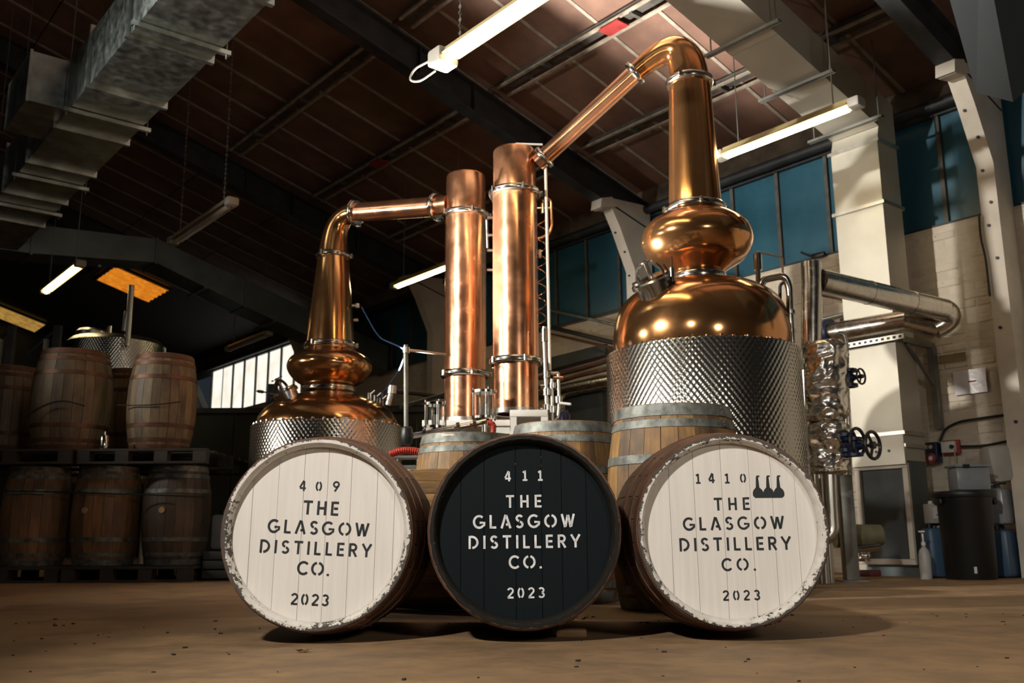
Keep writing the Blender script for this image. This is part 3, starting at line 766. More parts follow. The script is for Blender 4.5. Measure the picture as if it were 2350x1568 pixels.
# bent sampling pipe and lever on top, fittings on the right of the right column
m = MB(); D = 7.25; m.tube(smooth_path([at(1178, 340, D), at(1182, 330, D), at(1245, 332, D)], .02), .009, 8); part('top_pipe', m, M['white_paint'], rc)
D = 7.3
m = MB(); m.tube(smooth_path([at(1236, 548, D), at(1258, 540, D), at(1266, 520, D), at(1264, 460, D), at(1250, 455, D), at(1242, 478, D)], .05), .012, 10); part('vent_loop', m, M['pipe_copper'], rc)
m = MB(); m.cyl(at(1232, 478, D), at(1262, 478, D), .012, n=10); m.cyl(at(1245, 468, D), at(1245, 490, D), .016, n=10); part('vent_valve', m, M['steel'], rc)
m = MB()
cp = [at(1243, 500+k*2.2, D+.0)+Vector((.035*cos(k*.42), .035*sin(k*.42), 0)) for k in range(116)]
m.tube(cp, .0045, 6); part('copper_coil', m, M['pipe_copper'], rc)
m = MB(); m.tube([at(1252, 385, 7.24), at(1259, 700, 7.24), at(1262, 850, 7.24)], .012, 10); vp = part('riser_pipe', m, M['white_paint'], rc)
m = MB(); m.cyl(at(1238, 592, D), at(1239, 574, D), .014, n=10); part('sensor', m, M['white_plastic'], rc)
for y in (500, 540, 575, 620):
    m = MB(); a = at(1118, y, 7.7); m.cyl(a, a+Vector((.05, 0, 0)), .012, n=8); part('side_nipple', m, M['steel'], lc)
m = MB(); m.tube([at(1117, 505, 7.75), at(1119, 570, 7.75)], .012, 8); part('side_pipe', m, M['steel'], lc)
# pipe manifold beside the right column
th = thing('valve_manifold', 'cluster of steel pipes and valves right of the right copper column', 'pipes', at(1265, 985, 7.1), 'W'); D = 7.1
def tb(name, pts, r, mat, rad=.04, par=None):
    m = MB(); m.tube(smooth_path([at(*p) for p in pts], rad), r, 12); return part(name, m, mat, par or th)
tb('pipe', [(1249, 750, D), (1250, 800, D), (1254, 905, D), (1255, 995, D)], .016, M['brushed_steel'])
tb('pipe', [(1263, 855, D), (1270, 858, D), (1281, 855, D), (1283, 930, D), (1280, 960, D), (1268, 968, D)], .013, M['brushed_steel'])
tb('pipe', [(1266, 870, D), (1268, 990, D)], .013, M['brushed_steel'])
for px, py, r, h in ((1254, 860, .026, .05), (1255, 900, .03, .05), (1268, 885, .024, .04), (1282, 918, .028, .05), (1268, 940, .026, .05), (1254, 935, .03, .04), (1250, 770, .026, .10)):
    a = at(px, py, D); m = MB(); m.cyl(a-Vector((0, 0, h/2)), a+Vector((0, 0, h/2)), r, n=14); part('union', m, M['steel'], th)
m = MB(); a = at(1284, 925, D-.05); b = at(1310, 928, D-.1); m.tube([a, b], .010, 8); part('lever', m, M['white_plastic'], th, 'white valve lever')
m = MB(); m.cyl(at(1240, 887, D), at(1258, 887, D), .014, n=10); m.cyl(at(1240, 940, D), at(1270, 942, D), .012, n=10); part('cross_pipe', m, M['steel'], th)
m = MB(); m.cyl(at(1270, 868, D), at(1292, 868, D), .016, n=12); part('brass_tap', m, M['pipe_copper'], th)
# white stand under the columns
th = thing('white_stand', 'white steel stand carrying the copper columns', 'stand', (CRX+.08, CRY, 0), 'W')
zt = 1.262
m = MB(); m.span((-.02, 7.02, zt-.05), (.26, 7.60, zt), .004)
part('top_frame', m, M['white_paint'], th)
m = MB(); m.span((-.72, 7.6, zt-.05), (.26, 8.2, zt), .004); part('rear_frame', m, M['white_paint'], th)
for x, y in ((.005, 7.05), (.235, 7.05), (-.13, 7.45), (-.40, 7.7), (-.68, 7.7), (.23, 8.1), (-.68, 8.1)):
    m = MB(); m.span((x-.025, y-.025, 0), (x+.025, y+.025, zt-.04 if y > 7.5 or y < 7.2 else 1.18)); part('leg', m, M['white_paint'], th)
m = MB(); m.span((-.15, 7.42, 1.13), (-.02, 7.46, 1.18)); part('cross_bar', m, M['white_paint'], th)
m = MB(); m.span((-.66, 7.68, .45), (.27, 7.72, .5)); part('cross_bar', m, M['white_paint'], th)

# spirit sight glasses
def sight(px, pyb, pyt, D, r, label):
    a = at(px, pyb, D); b = at(px, pyt, D); h = b.z-a.z
    th = thing('sight_glass', label, 'sight glass', a, 'W', 'spirit sight glasses')
    m = MB(); m.lathe([(r, .018), (r, h-.018), (r-.004, h-.018), (r-.004, .018)], a, 40, closed=True); part('glass', m, M['glass'], th, 'clear glass cylinder')
    for z in (0, h-.015):
        m = MB(); m.lathe([(.0, z), (r+.012, z), (r+.012, z+.018), (0, z+.018)], a, 32); part('end_plate', m, M['steel'], th)
    for k in range(4):
        t_ = .4+k*pi/2; m = MB(); m.cyl(a+Vector(((r+.006)*cos(t_), (r+.006)*sin(t_), -.01)), a+Vector(((r+.006)*cos(t_), (r+.006)*sin(t_), h+.02)), .006, n=8); part('tie_rod', m, M['steel'], th)
    m = MB(); m.cyl(a+Vector((0, 0, -.12)), a, .02, n=12); part('stem', m, M['steel'], th)
    m = MB(); m.cyl(a+Vector((0, 0, .018)), a+Vector((0, 0, h*.55)), .02, n=12); part('float', m, M['brushed_steel'], th)
sight(999, 984, 926, 6.8, .070, 'left sight glass with steel rods below the left copper column')
sight(1111, 962, 898, 7.0, .080, 'right sight glass with steel rods between the two copper columns')
th = thing('transfer_pipe', 'sloping steel pipe joining the two sight glasses', 'pipe', at(1040, 985, 6.65), 'W')
D = 6.65
m = MB(); m.tube([at(945, 1001, D), at(1010, 988, D+.03), at(1075, 976, D+.06), at(1128, 964, D+.1)], .020, 14); part('pipe', m, M['steel'], th)
for px, py in ((975, 995), (1052, 980), (1090, 973), (1120, 966)):
    a = at(px, py, D); m = MB(); m.lathe([(.02, -.012), (.032, -.012), (.032, .012), (.02, .012)], a, 20, (at(1128, 964, D)-at(945, 1001, D)).normalized()); part('clamp', m, M['steel'], th)
m = MB(); m.tube(smooth_path([at(1020, 992, D+.05), at(1050, 1000, D+.1), at(1095, 1012, D+.1)], .05), .018, 10); part('black_branch', m, M['black_metal'], th)
th = thing('agitator_motor', 'black motor on the pipe right of the smaller still', 'motor', at(933, 1020, 6.6), 'W')
a = at(933, 1018, 6.6); b = at(931, 982, 6.6)
m = MB(); m.lathe([(.005, -.015), (.03, -.01), (.04, .01), (.042, .05), (.04, .10), (.03, .115), (.005, .12)], a, 28); part('casing', m, M['black_plastic'], th)
m = MB(); m.cyl(a+Vector((.03, 0, .05)), at(948, 1002, 6.6), .028, n=14); part('gearbox', m, M['black_plastic'], th)
th = thing('pole_stand', 'grey steel pole with a crossbar rising from the black motor', 'pole', at(932, 985, 6.6), 'W')
m = MB(); m.cyl(at(932, 985, 6.6), at(931, 792, 6.6), .016, n=14); part('pole', m, M['grey_steel'], th)
m = MB(); m.tube([at(932, 804, 6.6), at(960, 806, 7.0), at(1022, 814, 7.6)], .010, 8); part('crossbar', m, M['grey_steel'], th)
m = MB(); a = at(932, 804, 6.6); m.cyl(a-Vector((0, 0, .02)), a+Vector((0, 0, .02)), .025, n=12); part('clamp', m, M['brushed_steel'], th)
m = MB(); a = at(932, 985, 6.6); m.cyl(a-Vector((0, 0, .012)), a+Vector((0, 0, .012)), .026, n=14); part('foot', m, M['grey_steel'], th)
single('blue_air_line', MB().tube(smooth_path([at(830, 705, 8.5), at(868, 775, 8.3), at(915, 795, 7.6), at(933, 805, 6.9)], .4, 8), .006, 6), M['blue_tube'], 'thin blue air line draped from the smaller still neck', 'tube', at(868, 775, 8.3))
single('blue_air_line', MB().tube(smooth_path([at(930, 808, 6.8), at(920, 845, 7.2), at(885, 895, 8.0), at(862, 915, 8.3)], .4, 8), .006, 6), M['blue_tube'], 'thin blue air line dropping to the smaller still dome', 'tube', at(885, 895, 8.0))
# red hoses
def hose(pts, r, label, rings=True):
    P = smooth_path(pts, .2, 10); th = thing('red_hose', label, 'hose', P[0], 'W', 'red ribbed hoses')
    m = MB(); m.tube(P, r, 14); o = part('hose', m, M['red'], th)
    L = sum((P[i+1]-P[i]).length for i in range(len(P)-1)); m = MB(); n = int(L/.014); 
    for k in range(n):
        s = (k+.5)*L/n; i = 0
        while i < len(P)-2 and s > (P[i+1]-P[i]).length: s -= (P[i+1]-P[i]).length; i += 1
        d = (P[i+1]-P[i]).normalized(); m.torus(P[i]+d*s, d, r, .0035, 12, 5)
    rg = part('ribs', m, M['red'], th); rg['kind'] = 'stuff'
hose([at(1118, 971, 6.5), at(1132, 972, 6.5), at(1133, 995, 6.5), at(1118, 1012, 6.5), at(1100, 1035, 6.6)], .018, 'red ribbed hose bending down above the black barrel')
hose([at(895, 1043, 6.0), at(925, 1033, 6.0), at(960, 1036, 6.0), at(990, 1050, 6.0)], .022, 'red ribbed hose lying on the container cage')
# caged container
th = thing('caged_container', 'white liquid container in a steel cage behind the left barrel', 'container', (-.62, 6.6, 0), 'W')
zc = .845
m = MB(); m.span((-1.0, 6.25, .14), (-.33, 7.0, .78), .03); part('tank', m, M['pale_plastic'], th)
m = MB()
m.tube([(-1.05, 6.2, zc), (-.28, 6.2, zc), (-.28, 7.0, zc), (-1.05, 7.0, zc), (-1.05, 6.2, zc)], .014, 8); part('top_rail', m, M['grey_steel'], th)
for x in (-1.0, -.87, -.74, -.61, -.48, -.35):
    m = MB(); m.cyl((x, 6.2, .12), (x, 6.2, zc), .009, n=8); part('cage_bar', m, M['grey_steel'], th)
for z in (.3, .55):
    m = MB(); m.cyl((-1.05, 6.19, z), (-.28, 6.19, z), .009, n=8); part('cage_bar', m, M['grey_steel'], th)
m = MB(); m.span((-1.06, 6.18, 0), (-.27, 7.02, .12)); part('base_pallet', m, M['dark_steel'], th)
#%%BARRELS
# ------------------------------------------------------------------ casks
CACHE = {}
def prof_r(z, L, rh, rb):
    t_ = 2*z/L-1; return rh+(rb-rh)*(1-abs(t_)**2.0)
def stave_mesh(key, L, rh, rb, n, mat):
    k = ('stave', key)
    if k in CACHE: return CACHE[k]
    m = MB(); A = pi/n-.004; rings = []
    zs = [0, .012, .04] + [L*f for f in (.12, .22, .34, .5, .66, .78, .88)] + [L-.04, L-.012, L]
    for z in zs:
        ro = prof_r(z, L, rh, rb); th_ = .024
        e = min(z, L-z)
        if e < .005: th_ = .012
        elif e < .02: th_ = .018
        ri = ro-th_
        rings.append([Vector((ro*cos(a), ro*sin(a), z)) for a in (-A, 0, A)] + [Vector((ri*cos(a), ri*sin(a), z)) for a in (A, -A)])
    m.loft(rings, True, True, True, False)
    CACHE[k] = mesh_of(m, 'stave', mat, None, False); return CACHE[k]
def hoop_mesh(key, L, rh, rb, z0, z1, mat):
    k = ('hoop', key, z0, z1)
    if k in CACHE: return CACHE[k]
    m = MB(); r0 = prof_r(z0, L, rh, rb); r1 = prof_r(z1, L, rh, rb); t_ = .0035
    m.lathe([(r0-.002, z0), (r0+t_, z0), (r1+t_, z1), (r1-.002, z1)], (0, 0, 0), 52, None, closed=True)
    a0 = -pi/2+.35; ov = []
    for j in range(5):
        a = a0+j*.05; ov.append([Vector((r*cos(a), r*sin(a), z)) for r, z in ((r0+t_, z0+.002), (r0+2*t_, z0+.002), (r1+2*t_, z1-.002), (r1+t_, z1-.002))])
    m.loft(ov, True, True, True, False)
    for dz in (.3, .7):
        a = a0+.1; r = r0+(r1-r0)*dz+2*t_
        m.lathe([(.006, 0), (.005, .003), (.001, .0045)], (r*cos(a), r*sin(a), z0+(z1-z0)*dz), 8, (cos(a), sin(a), 0))
    CACHE[k] = mesh_of(m, 'hoop', mat); return CACHE[k]
def link(name, me, parent, loc=(0, 0, 0), rot=(0, 0, 0)):
    o = bpy.data.objects.new(name, me); C.objects.link(o); o.parent = parent; o.location = loc; o.rotation_euler = rot; return o
def planks(parent, z, R, n, mat, roll=0, thick=.02, seams=None):
    """head planks clipped to the head circle; grain along local y; front face at z"""
    ws = seams or [-R+2*R*k/n for k in range(n+1)]
    for a, b in zip(ws[:-1], ws[1:]):
        a_, b_ = a+.0004, b-.0004; pts = []
        for k in range(9):
            x = a_+(b_-a_)*k/8; pts.append((x, sqrt(max(0, R*R-x*x))))
        for k in range(8, -1, -1):
            x = a_+(b_-a_)*k/8; pts.append((x, -sqrt(max(0, R*R-x*x))))
        m = MB(); dz = random.uniform(-.0006, .0006); bv = .0008
        o = [Vector((x, y, z-thick)) for x, y in pts]; q = [Vector((x, y, z-bv+dz)) for x, y in pts]
        cxm = (a_+b_)/2; s = [Vector((cxm+(x-cxm)*(1-2*bv/(b_-a_)), y*.998, z+dz)) for x, y in pts]
        m.loft([o, q, s], True, True, True, False)
        me = mesh_of(m, 'head_plank', mat, None, False); link('head_plank', me, parent, (0, 0, 0), (0, 0, roll))
def cask(name, label, group, key, L, rh, rb, hoops, stave_mat, hoop_mat, head_mat=None, n=24, loc=(0, 0, 0), rot=(0, 0, 0), head_n=7, seams=None, roll=0, bung=None, head_z=.042):
    th = bpy.data.objects.new(name, None); C.objects.link(th); th.location = loc; th.rotation_euler = rot; th.empty_display_size = .2
    th['label'] = label; th['category'] = 'barrel'; th['group'] = group
    me = stave_mesh(key, L, rh, rb, n, stave_mat)
    for k in range(n):
        link('stave', me, th, (0, 0, 0), (0, 0, 2*pi*k/n+random.uniform(-.003, .003)))
    for z0, z1 in hoops:
        link('hoop', hoop_mesh(key, L, rh, rb, z0, z1, hoop_mat), th)
    m = MB(); m.cyl((0, 0, .04), (0, 0, .06), rh-.026, n=32); link('bottom_head', mesh_of(m, 'bottom_head', stave_mat), th)
    planks(th, L-head_z, rh-.0225, head_n, head_mat or stave_mat, roll, .02, seams)
    if bung:
        a, z = bung; r = prof_r(z, L, rh, rb); m = MB(); d = Vector((cos(a), sin(a), 0))
        m.cyl(d*(r-.004)+Vector((0, 0, z)), d*(r+.008)+Vector((0, 0, z)), .026, n=18); link('bung', mesh_of(m, 'bung', M['cork']), th)
    return th
# --- stencil lettering as ribbons
def arc(cx, cy, rx, ry, a0, a1, n=14): return [(cx+rx*cos(radians(a0+(a1-a0)*k/n)), cy+ry*sin(radians(a0+(a1-a0)*k/n))) for k in range(n+1)]
T_ = .086
GL = {
 'T': (.66, [[(0, .925), (.66, .925)], [(.33, .84), (.33, 0)]]),
 'H': (.66, [[(.08, 0), (.08, 1)], [(.58, 0), (.58, 1)], [(.16, .49), (.50, .49)]]),
 'E': (.54, [[(.08, 0), (.08, 1)], [(.16, .925), (.54, .925)], [(.20, .5), (.50, .5)], [(.16, .075), (.54, .075)]]),
 'G': (.92, [arc(.46, .5, .39, .43, 48, 318, 20), [(.50, .44), (.86, .44), (.84, .30), (.78, .20)]]),
 'L': (.50, [[(.08, 1), (.08, .0)], [(.155, .075), (.50, .075)]]),
 'A': (.80, [[(.07, 0), (.38, 1.0)], [(.42, .97), (.73, 0)], [(.40, .28), (.62, .28)]]),
 'S': (.58, [arc(.29, .73, .21, .195, 25, 262, 14), arc(.29, .27, .22, .20, 82, -155, 14)]),
 'O': (.94, [arc(.47, .5, .395, .425, 102, 258, 14), arc(.47, .5, .395, .425, 78, -78, 14)]),
 'W': (1.02, [[(.06, 1), (.29, .02)], [(.31, .06), (.50, .93)], [(.53, .93), (.71, .02)], [(.73, .06), (.96, 1)]]),
 'D': (.76, [[(.08, 0), (.08, 1)], arc(.22, .5, .46, .425, 98, -82, 18)]),
 'I': (.16, [[(.08, 0), (.08, 1)]]),
 'R': (.62, [[(.08, 0), (.08, 1)], [(.17, .925)]+arc(.32, .70, .22, .225, 90, -90, 12)+[(.17, .475)], [(.34, .42), (.58, 0)]]),
 'Y': (.74, [[(.04, 1), (.36, .46)], [(.70, 1), (.39, .46)], [(.37, .44), (.37, 0)]]),
 'C': (.80, [arc(.46, .5, .39, .43, 42, 318, 20)]),
 '.': (.17, [[(.085, 0), (.085, .16)]]),
 '4': (.62, [[(.40, 1), (.05, .33)], [(.05, .27), (.62, .27)], [(.44, .20), (.44, 0)], [(.44, .35), (.44, .95)]]),
 '0': (.62, [arc(.31, .5, .235, .43, 104, 256, 12), arc(.31, .5, .235, .43, 76, -76, 12)]),
 '9': (.66, [arc(.33, .68, .25, .245, -20, 320, 20), [(.57, .60), (.22, .0)]]),
 '1': (.48, [[(.05, .80), (.26, .95)], [(.26, 1), (.26, .15)], [(.02, .075), (.48, .075)]]),
 '2': (.62, [arc(.31, .70, .235, .225, 165, -35, 14)+[(.08, .09)], [(.04, .075), (.60, .075)]]),
 '3': (.60, [arc(.28, .725, .22, .20, 150, -80, 12), arc(.28, .28, .24, .205, 80, -155, 12)]),
 ' ': (.3, []),
}
def ribbon(m, pts, t_, xf, z):
    P = [Vector((x, y, 0)) for x, y in pts]; n = len(P); L_, R_ = [], []
    for i in range(n):
        if i == 0: d = P[1]-P[0]
        elif i == n-1: d = P[-1]-P[-2]
        else: d = (P[i+1]-P[i]).normalized()+(P[i]-P[i-1]).normalized()
        d.normalize(); nn = Vector((-d.y, d.x, 0)); L_.append(P[i]+nn*t_); R_.append(P[i]-nn*t_)
    for i in range(n-1):
        q = [xf(p) for p in (L_[i], L_[i+1], R_[i+1], R_[i])]
        m.poly([Vector((p.x, p.y, z)) for p in q])
def text_line(parent, s, x0, x1, y0, y1, z, mat, roll=0, t_=T_, gap=0):
    """letters between x0..x1 (metres on the head), baseline y0, cap height y1-y0; one mesh per line"""
    h = y1-y0; ws = [GL[ch][0]*h for ch in s]; sp = ((x1-x0)-sum(ws))/max(1, len(s)-1); x = x0; m = MB()
    cxm, cym = (x0+x1)/2, (y0+y1)/2
    for ch, w_ in zip(s, ws):
        for st in GL[ch][1]:
            def xf(p, x=x):
                X, Yy = x+p.x*h-cxm, y0+p.y*h-cym
                return Vector((cxm+X*cos(roll)-Yy*sin(roll), cym+X*sin(roll)+Yy*cos(roll), 0))
            ribbon(m, st, t_, xf, z)
        x += w_+sp
    for f in m.b.faces: f.normal_update()
    me = bpy.data.meshes.new('lettering'); 
    for f in m.b.faces:
        if f.normal.z < 0: f.normal_flip()
    m.b.to_mesh(me); m.b.free(); me.materials.append(mat); return link('lettering', me, parent)
L0 = .90
FH = [(.006, .046), (.10, .138), (.22, .258)]; FHo = FH+[(L0-b, L0-a) for a, b in FH]
def front_cask(px, py, D, lines, ink, head, rimmat, stave, label, troll, plroll, yawz, seams, rh, rb, logo=None):
    ctr = at(px, py, D)
    th = cask('front_cask', label, 'painted casks lying in the front row', ('front', rb), L0, rh, rb, FHo, stave, M['hoop_rust'], head, 26,
              (ctr.x+sin(yawz)*-L0, D+L0*cos(yawz), rb+.004 if py > 1220 else ctr.z), (pi/2, 0, yawz), 8, seams, plroll, None, .036)
    # painted stave ends and the bevel inside them
    m = MB(); ro = rh-.001; n = 120; rings = []
    rnd = [random.uniform(-.0022, .0014) for _ in range(n)]
    for r, z in ((ro, L0+.0008), (rh-.0125, L0+.0012), (rh-.019, L0-.006), (rh-.0235, L0-.020), (rh-.0245, L0-.034)):
        rings.append([Vector(((r+(rnd[k] if r == ro else 0))*cos(2*pi*k/n), (r+(rnd[k] if r == ro else 0))*sin(2*pi*k/n), z)) for k in range(n)])
    m.loft(rings, True, False, False); link('painted_rim', mesh_of(m, 'painted_rim', rimmat), th)['label'] = 'worn painted rim over the stave ends'
    s = D*.979/2200; zf = L0-.036+.0012
    dxp = {726: -5, 1682: 5}.get(px, 0)
    for tx, xa, xb, ya, yb in lines:
        xa += dxp; xb += dxp
        text_line(th, tx, (xa-px)*s, (xb-px)*s, (py-yb)*s, (py-ya)*s, zf, ink, troll)
    if logo:
        xa, xb, ya, yb = logo; X = lambda p: (p-px)*s; Y = lambda p: (py-p)*s; m = MB()
        wd = xb-xa; ym = ya+(yb-ya)*.60
        def pl(pts): m.poly([Vector((X(a), Y(b), zf)) for a, b in pts])
        # body with rounded corners and three sloping shoulders
        for k in range(3):
            x0 = xa+wd*k/3; x1 = xa+wd*(k+1)/3; cx_ = (x0+x1)/2-.5
            lft = 5 if k == 0 else 0; rgt = 5 if k == 2 else 0
            pl([(x0, ym+8), (x0+2, ym+3), (cx_-4.5, ym-3), (cx_+4.5, ym-3), (x1-2, ym+3), (x1, ym+8), (x1, yb-rgt), (x1-rgt, yb), (x0+lft, yb), (x0, yb-lft)][::-1])
            nk = [(cx_-4.2, ym-2.4), (cx_-2.6, ya+4), (cx_-1.6, ya+1), (cx_+1, ya), (cx_+5.5, ya), (cx_+5.5, ya+3.4), (cx_+2.4, ya+3.6), (cx_+2.6, ya+6), (cx_+4.2, ym-2.4)]
            pl(nk[::-1])
        me = bpy.data.meshes.new('stencil_emblem')
        for f in m.b.faces:
            f.normal_update()
            if f.normal.z < 0: f.normal_flip()
        m.b.to_mesh(me); m.b.free(); me.materials.append(ink); link('stencil_emblem', me, th)['label'] = 'black emblem of three pot stills'
    return th
R_ = .2775
front_cask(726, 1228, 3.10, [('4', 683, 699, 1106, 1130), ('0', 721, 737, 1108, 1131), ('9', 761, 779, 1108, 1132), ('THE', 694, 776, 1154, 1186), ('GLASGOW', 613, 848, 1200, 1231), ('DISTILLERY', 597, 855, 1247, 1277), ('CO.', 685, 759, 1292, 1323), ('2023', 673, 760, 1364, 1390)],
           M['ink'], M['white_head'], M['white_rim'], M['oak_dark'], 'white-headed cask stencilled 409, leftmost of the front row', -radians(2.8), radians(-1.0), radians(.9),
           [-R_, -.218, -.137, -.055, .022, .098, .183, .24, R_], .300, .336)
front_cask(1204, 1217, 3.10, [('4', 1158, 1176, 1080, 1104), ('1', 1200, 1213, 1079, 1103), ('1', 1236, 1249, 1079, 1103), ('THE', 1161, 1244, 1136, 1165), ('GLASGOW', 1084, 1321, 1181, 1212), ('DISTILLERY', 1074, 1333, 1228, 1258), ('CO.', 1167, 1243, 1274, 1304), ('2023', 1163, 1249, 1346, 1370)],
           M['chalk'], M['black_head'], M['black_rim'], M['oak_dark'], 'black-headed cask stencilled 411 in white, middle of the front row', radians(.5), 0, radians(-.3),
           [-R_, -.205, -.13, -.028, .055, .12, .2, R_], .302, .334)
front_cask(1682, 1216, 3.10, [('1', 1601, 1614, 1086, 1109), ('4', 1631, 1646, 1085, 1108), ('1', 1669, 1683, 1086, 1109), ('0', 1705, 1721, 1086, 1108), ('THE', 1641, 1724, 1142, 1171), ('GLASGOW', 1567, 1801, 1186, 1216), ('DISTILLERY', 1557, 1814, 1233, 1263), ('CO.', 1652, 1730, 1280, 1309), ('2023', 1651, 1736, 1352, 1375)],
           M['ink'], M['white_head'], M['white_rim'], M['oak_dark'], 'white-headed cask stencilled 1410 with a still emblem, rightmost of the front row', radians(.6), radians(.5), radians(-1.3),
           [-R_, -.19, -.11, -.02, .07, .14, .215, R_], .301, .338, (1738, 1811, 1091, 1143))
single('wooden_wedge', MB().box((.19, 3.32, .012), (.10, .06, .024), None, .003), M['timber'], 'small wooden chock under the black-headed cask', 'wedge', (.19, 3.32, 0))
# standing casks behind
HG = [(.004, .058), (.075, .112), (.235, .275)]
def std(L): return HG+[(L-b, L-a) for a, b in HG]
L1 = .93
cask('standing_cask', 'honey oak cask standing behind the right white cask with a scuffed galvanised top hoop', 'standing casks behind the front row', 'honey', L1, .270, .325, std(L1), M['oak_light'], M['hoop_galv'], None, 24, (.775, 4.62, 0), (0, 0, .3))
cask('standing_cask', 'honey oak cask standing behind the gap right of the black cask', 'standing casks behind the front row', 'honey', L1, .270, .325, std(L1), M['oak_light'], M['hoop_galv'], None, 24, (.285, 5.25, 0), (0, 0, 1.4))
th = cask('standing_cask', 'honey oak cask with a small white label, behind the black cask at left', 'standing casks behind the front row', 'honey', L1-.0, .270, .325, std(L1), M['oak_light'], M['hoop_galv'], None, 24, (-.27, 5.75, 0), (0, 0, 2.2))
m = MB(); 
for i in range(1):
    rr_ = .274; zz = L1-.03; a0 = -2.2+(-1.95)
    rng = [a0+.28*k/6-.14 for k in range(7)]
    m.loft([[Vector(((rr_+.004)*cos(a), (rr_+.004)*sin(a), zz+d)) for a in rng] for d in (-.016, .016)], False, False, False)
link('paper_label', mesh_of(m, 'paper_label', M['paper']), th)
# cask lying on its side behind, between left and middle
cask('lying_cask', 'honey oak cask lying on its side between the left and black casks', 'standing casks behind the front row', 'honey', L1, .270, .325, std(L1)[1:-1], M['oak_light'], M['hoop_rust'], None, 24, (-.80, 4.75, .327), (0, pi/2, -.35))
# rack on the left
L2 = .84
HR = [(.004, .05), (.075, .108), (.20, .235)]; HRo = HR+[(L2-b, L2-a) for a, b in HR]
ZP = .13
lowers = [(-4.16, 8.5, M['oak_red'], 'red-brown cask on the lower pallet at the left edge', None), (-3.54, 8.48, M['oak_red'], 'red-brown cask with cork bung, middle of the lower pallet', (-pi/2-.25, .46)), (-2.93, 8.48, M['oak_dark'], 'dark cask with pale cork bung, right end of the lower pallet', (-pi/2-.10, .46))]
for i, (x, y, mt, lb, bg) in enumerate(lowers):
    cask('rack_cask', lb, 'casks stacked on pallets at the left', ('low', mt.name), L2, .235, .288, HRo, mt, M['hoop_galv'], None, 22, (x, y, ZP), (0, 0, 0), bung=bg)
ZQ = ZP+L2+.13
ups = [(-4.82, 9.05, .27, .33, 'grey oak cask cut by the left edge on the upper pallet'), (-3.94, 8.50, .278, .338, 'wide grey oak cask with rusty hoops on the upper pallet'),
       (-3.72, 9.25, .24, .29, 'shadowed cask half hidden between two upper casks'), (-3.13, 8.5, .243, .297, 'slim grey oak cask at the right end of the upper pallet')]
for i, (x, y, rh, rb, lb) in enumerate(ups):
    L = .90 if i == 1 else .86
    cask('rack_cask', lb, 'casks stacked on pallets at the left', ('up', i), L, rh, rb, HR+[(L-b, L-a) for a, b in HR], M['oak_grey'], M['hoop_rust'], None, 24, (x, y, ZQ), (0, 0, i*1.1))
def pallet(x0, x1, y0, y1, z, label):
    th = thing('wooden_pallet', label, 'pallet', ((x0+x1)/2, (y0+y1)/2, z), 'W', 'pallets of the cask rack')
    for k in range(7):
        y = y0+(y1-y0-.1)*k/6; m = MB(); m.span((x0, y, z+.105), (x1, y+.1, z+.127), .002); part('deck_board', m, M['pallet_wood'], th)
    for k in range(3):
        y = y0+(y1-y0-.1)*k/2; m = MB(); m.span((x0, y, z), (x1, y+.1, z+.02), .002); part('bottom_board', m, M['pallet_wood'], th)
    for i in range(4):
        for j in range(3):
            x = x0+(x1-x0-.11)*i/3; y = y0+(y1-y0-.1)*j/2; m = MB(); m.span((x, y, z+.02), (x+.11, y+.1, z+.105)); part('block', m, M['pallet_wood'], th)
pallet(-5.1, -3.75, 8.1, 9.1, 0, 'lower dark pallet at the left edge'); pallet(-3.72, -2.66, 8.1, 9.1, 0, 'lower dark pallet under the bunged casks')
pallet(-5.2, -3.70, 8.05, 9.6, ZP+L2, 'upper dark pallet at the left edge'); pallet(-3.67, -2.58, 8.08, 9.6, ZP+L2, 'upper dark pallet under the slim cask')
th = thing('steel_canister', 'small shiny steel canister on the edge of the upper pallet', 'canister', (at(237, 1046, 8.15).x, 8.15, ZQ), 'W')
a = Vector((at(237, 1046, 8.15).x, 8.15, ZQ))
m = MB(); m.lathe([(.0, 0), (.034, 0), (.036, .01), (.036, .105), (.028, .118), (.0, .12)], a, 28); part('body', m, M['steel'], th)
m = MB(); m.cyl(a+Vector((0, 0, .12)), a+Vector((0, 0, .15)), .009, n=12); part('cap', m, M['steel'], th)
def strap(name, pts, r, label): single(name, MB().tube(smooth_path(pts, .15, 8), r, 6), M['cable'], label, 'strap', pts[0], group='dark straps round the rack casks')
strap('dark_strap', [at(-10, 1128, 8.15), at(75, 1128, 8.13), at(240, 1133, 8.13), at(400, 1138, 8.13), at(470, 1140, 8.3)], .006, 'dark strap across the three lower pallet casks')
strap('dark_strap', [at(55, 960, 8.13), at(90, 935, 8.12), at(140, 917, 8.11), at(195, 932, 8.14)], .007, 'dark hose arching across the wide upper cask')
strap('dark_strap', [at(268, 930, 8.25), at(340, 931, 8.16), at(415, 922, 8.28)], .005, 'thin dark strap across the slim upper cask')
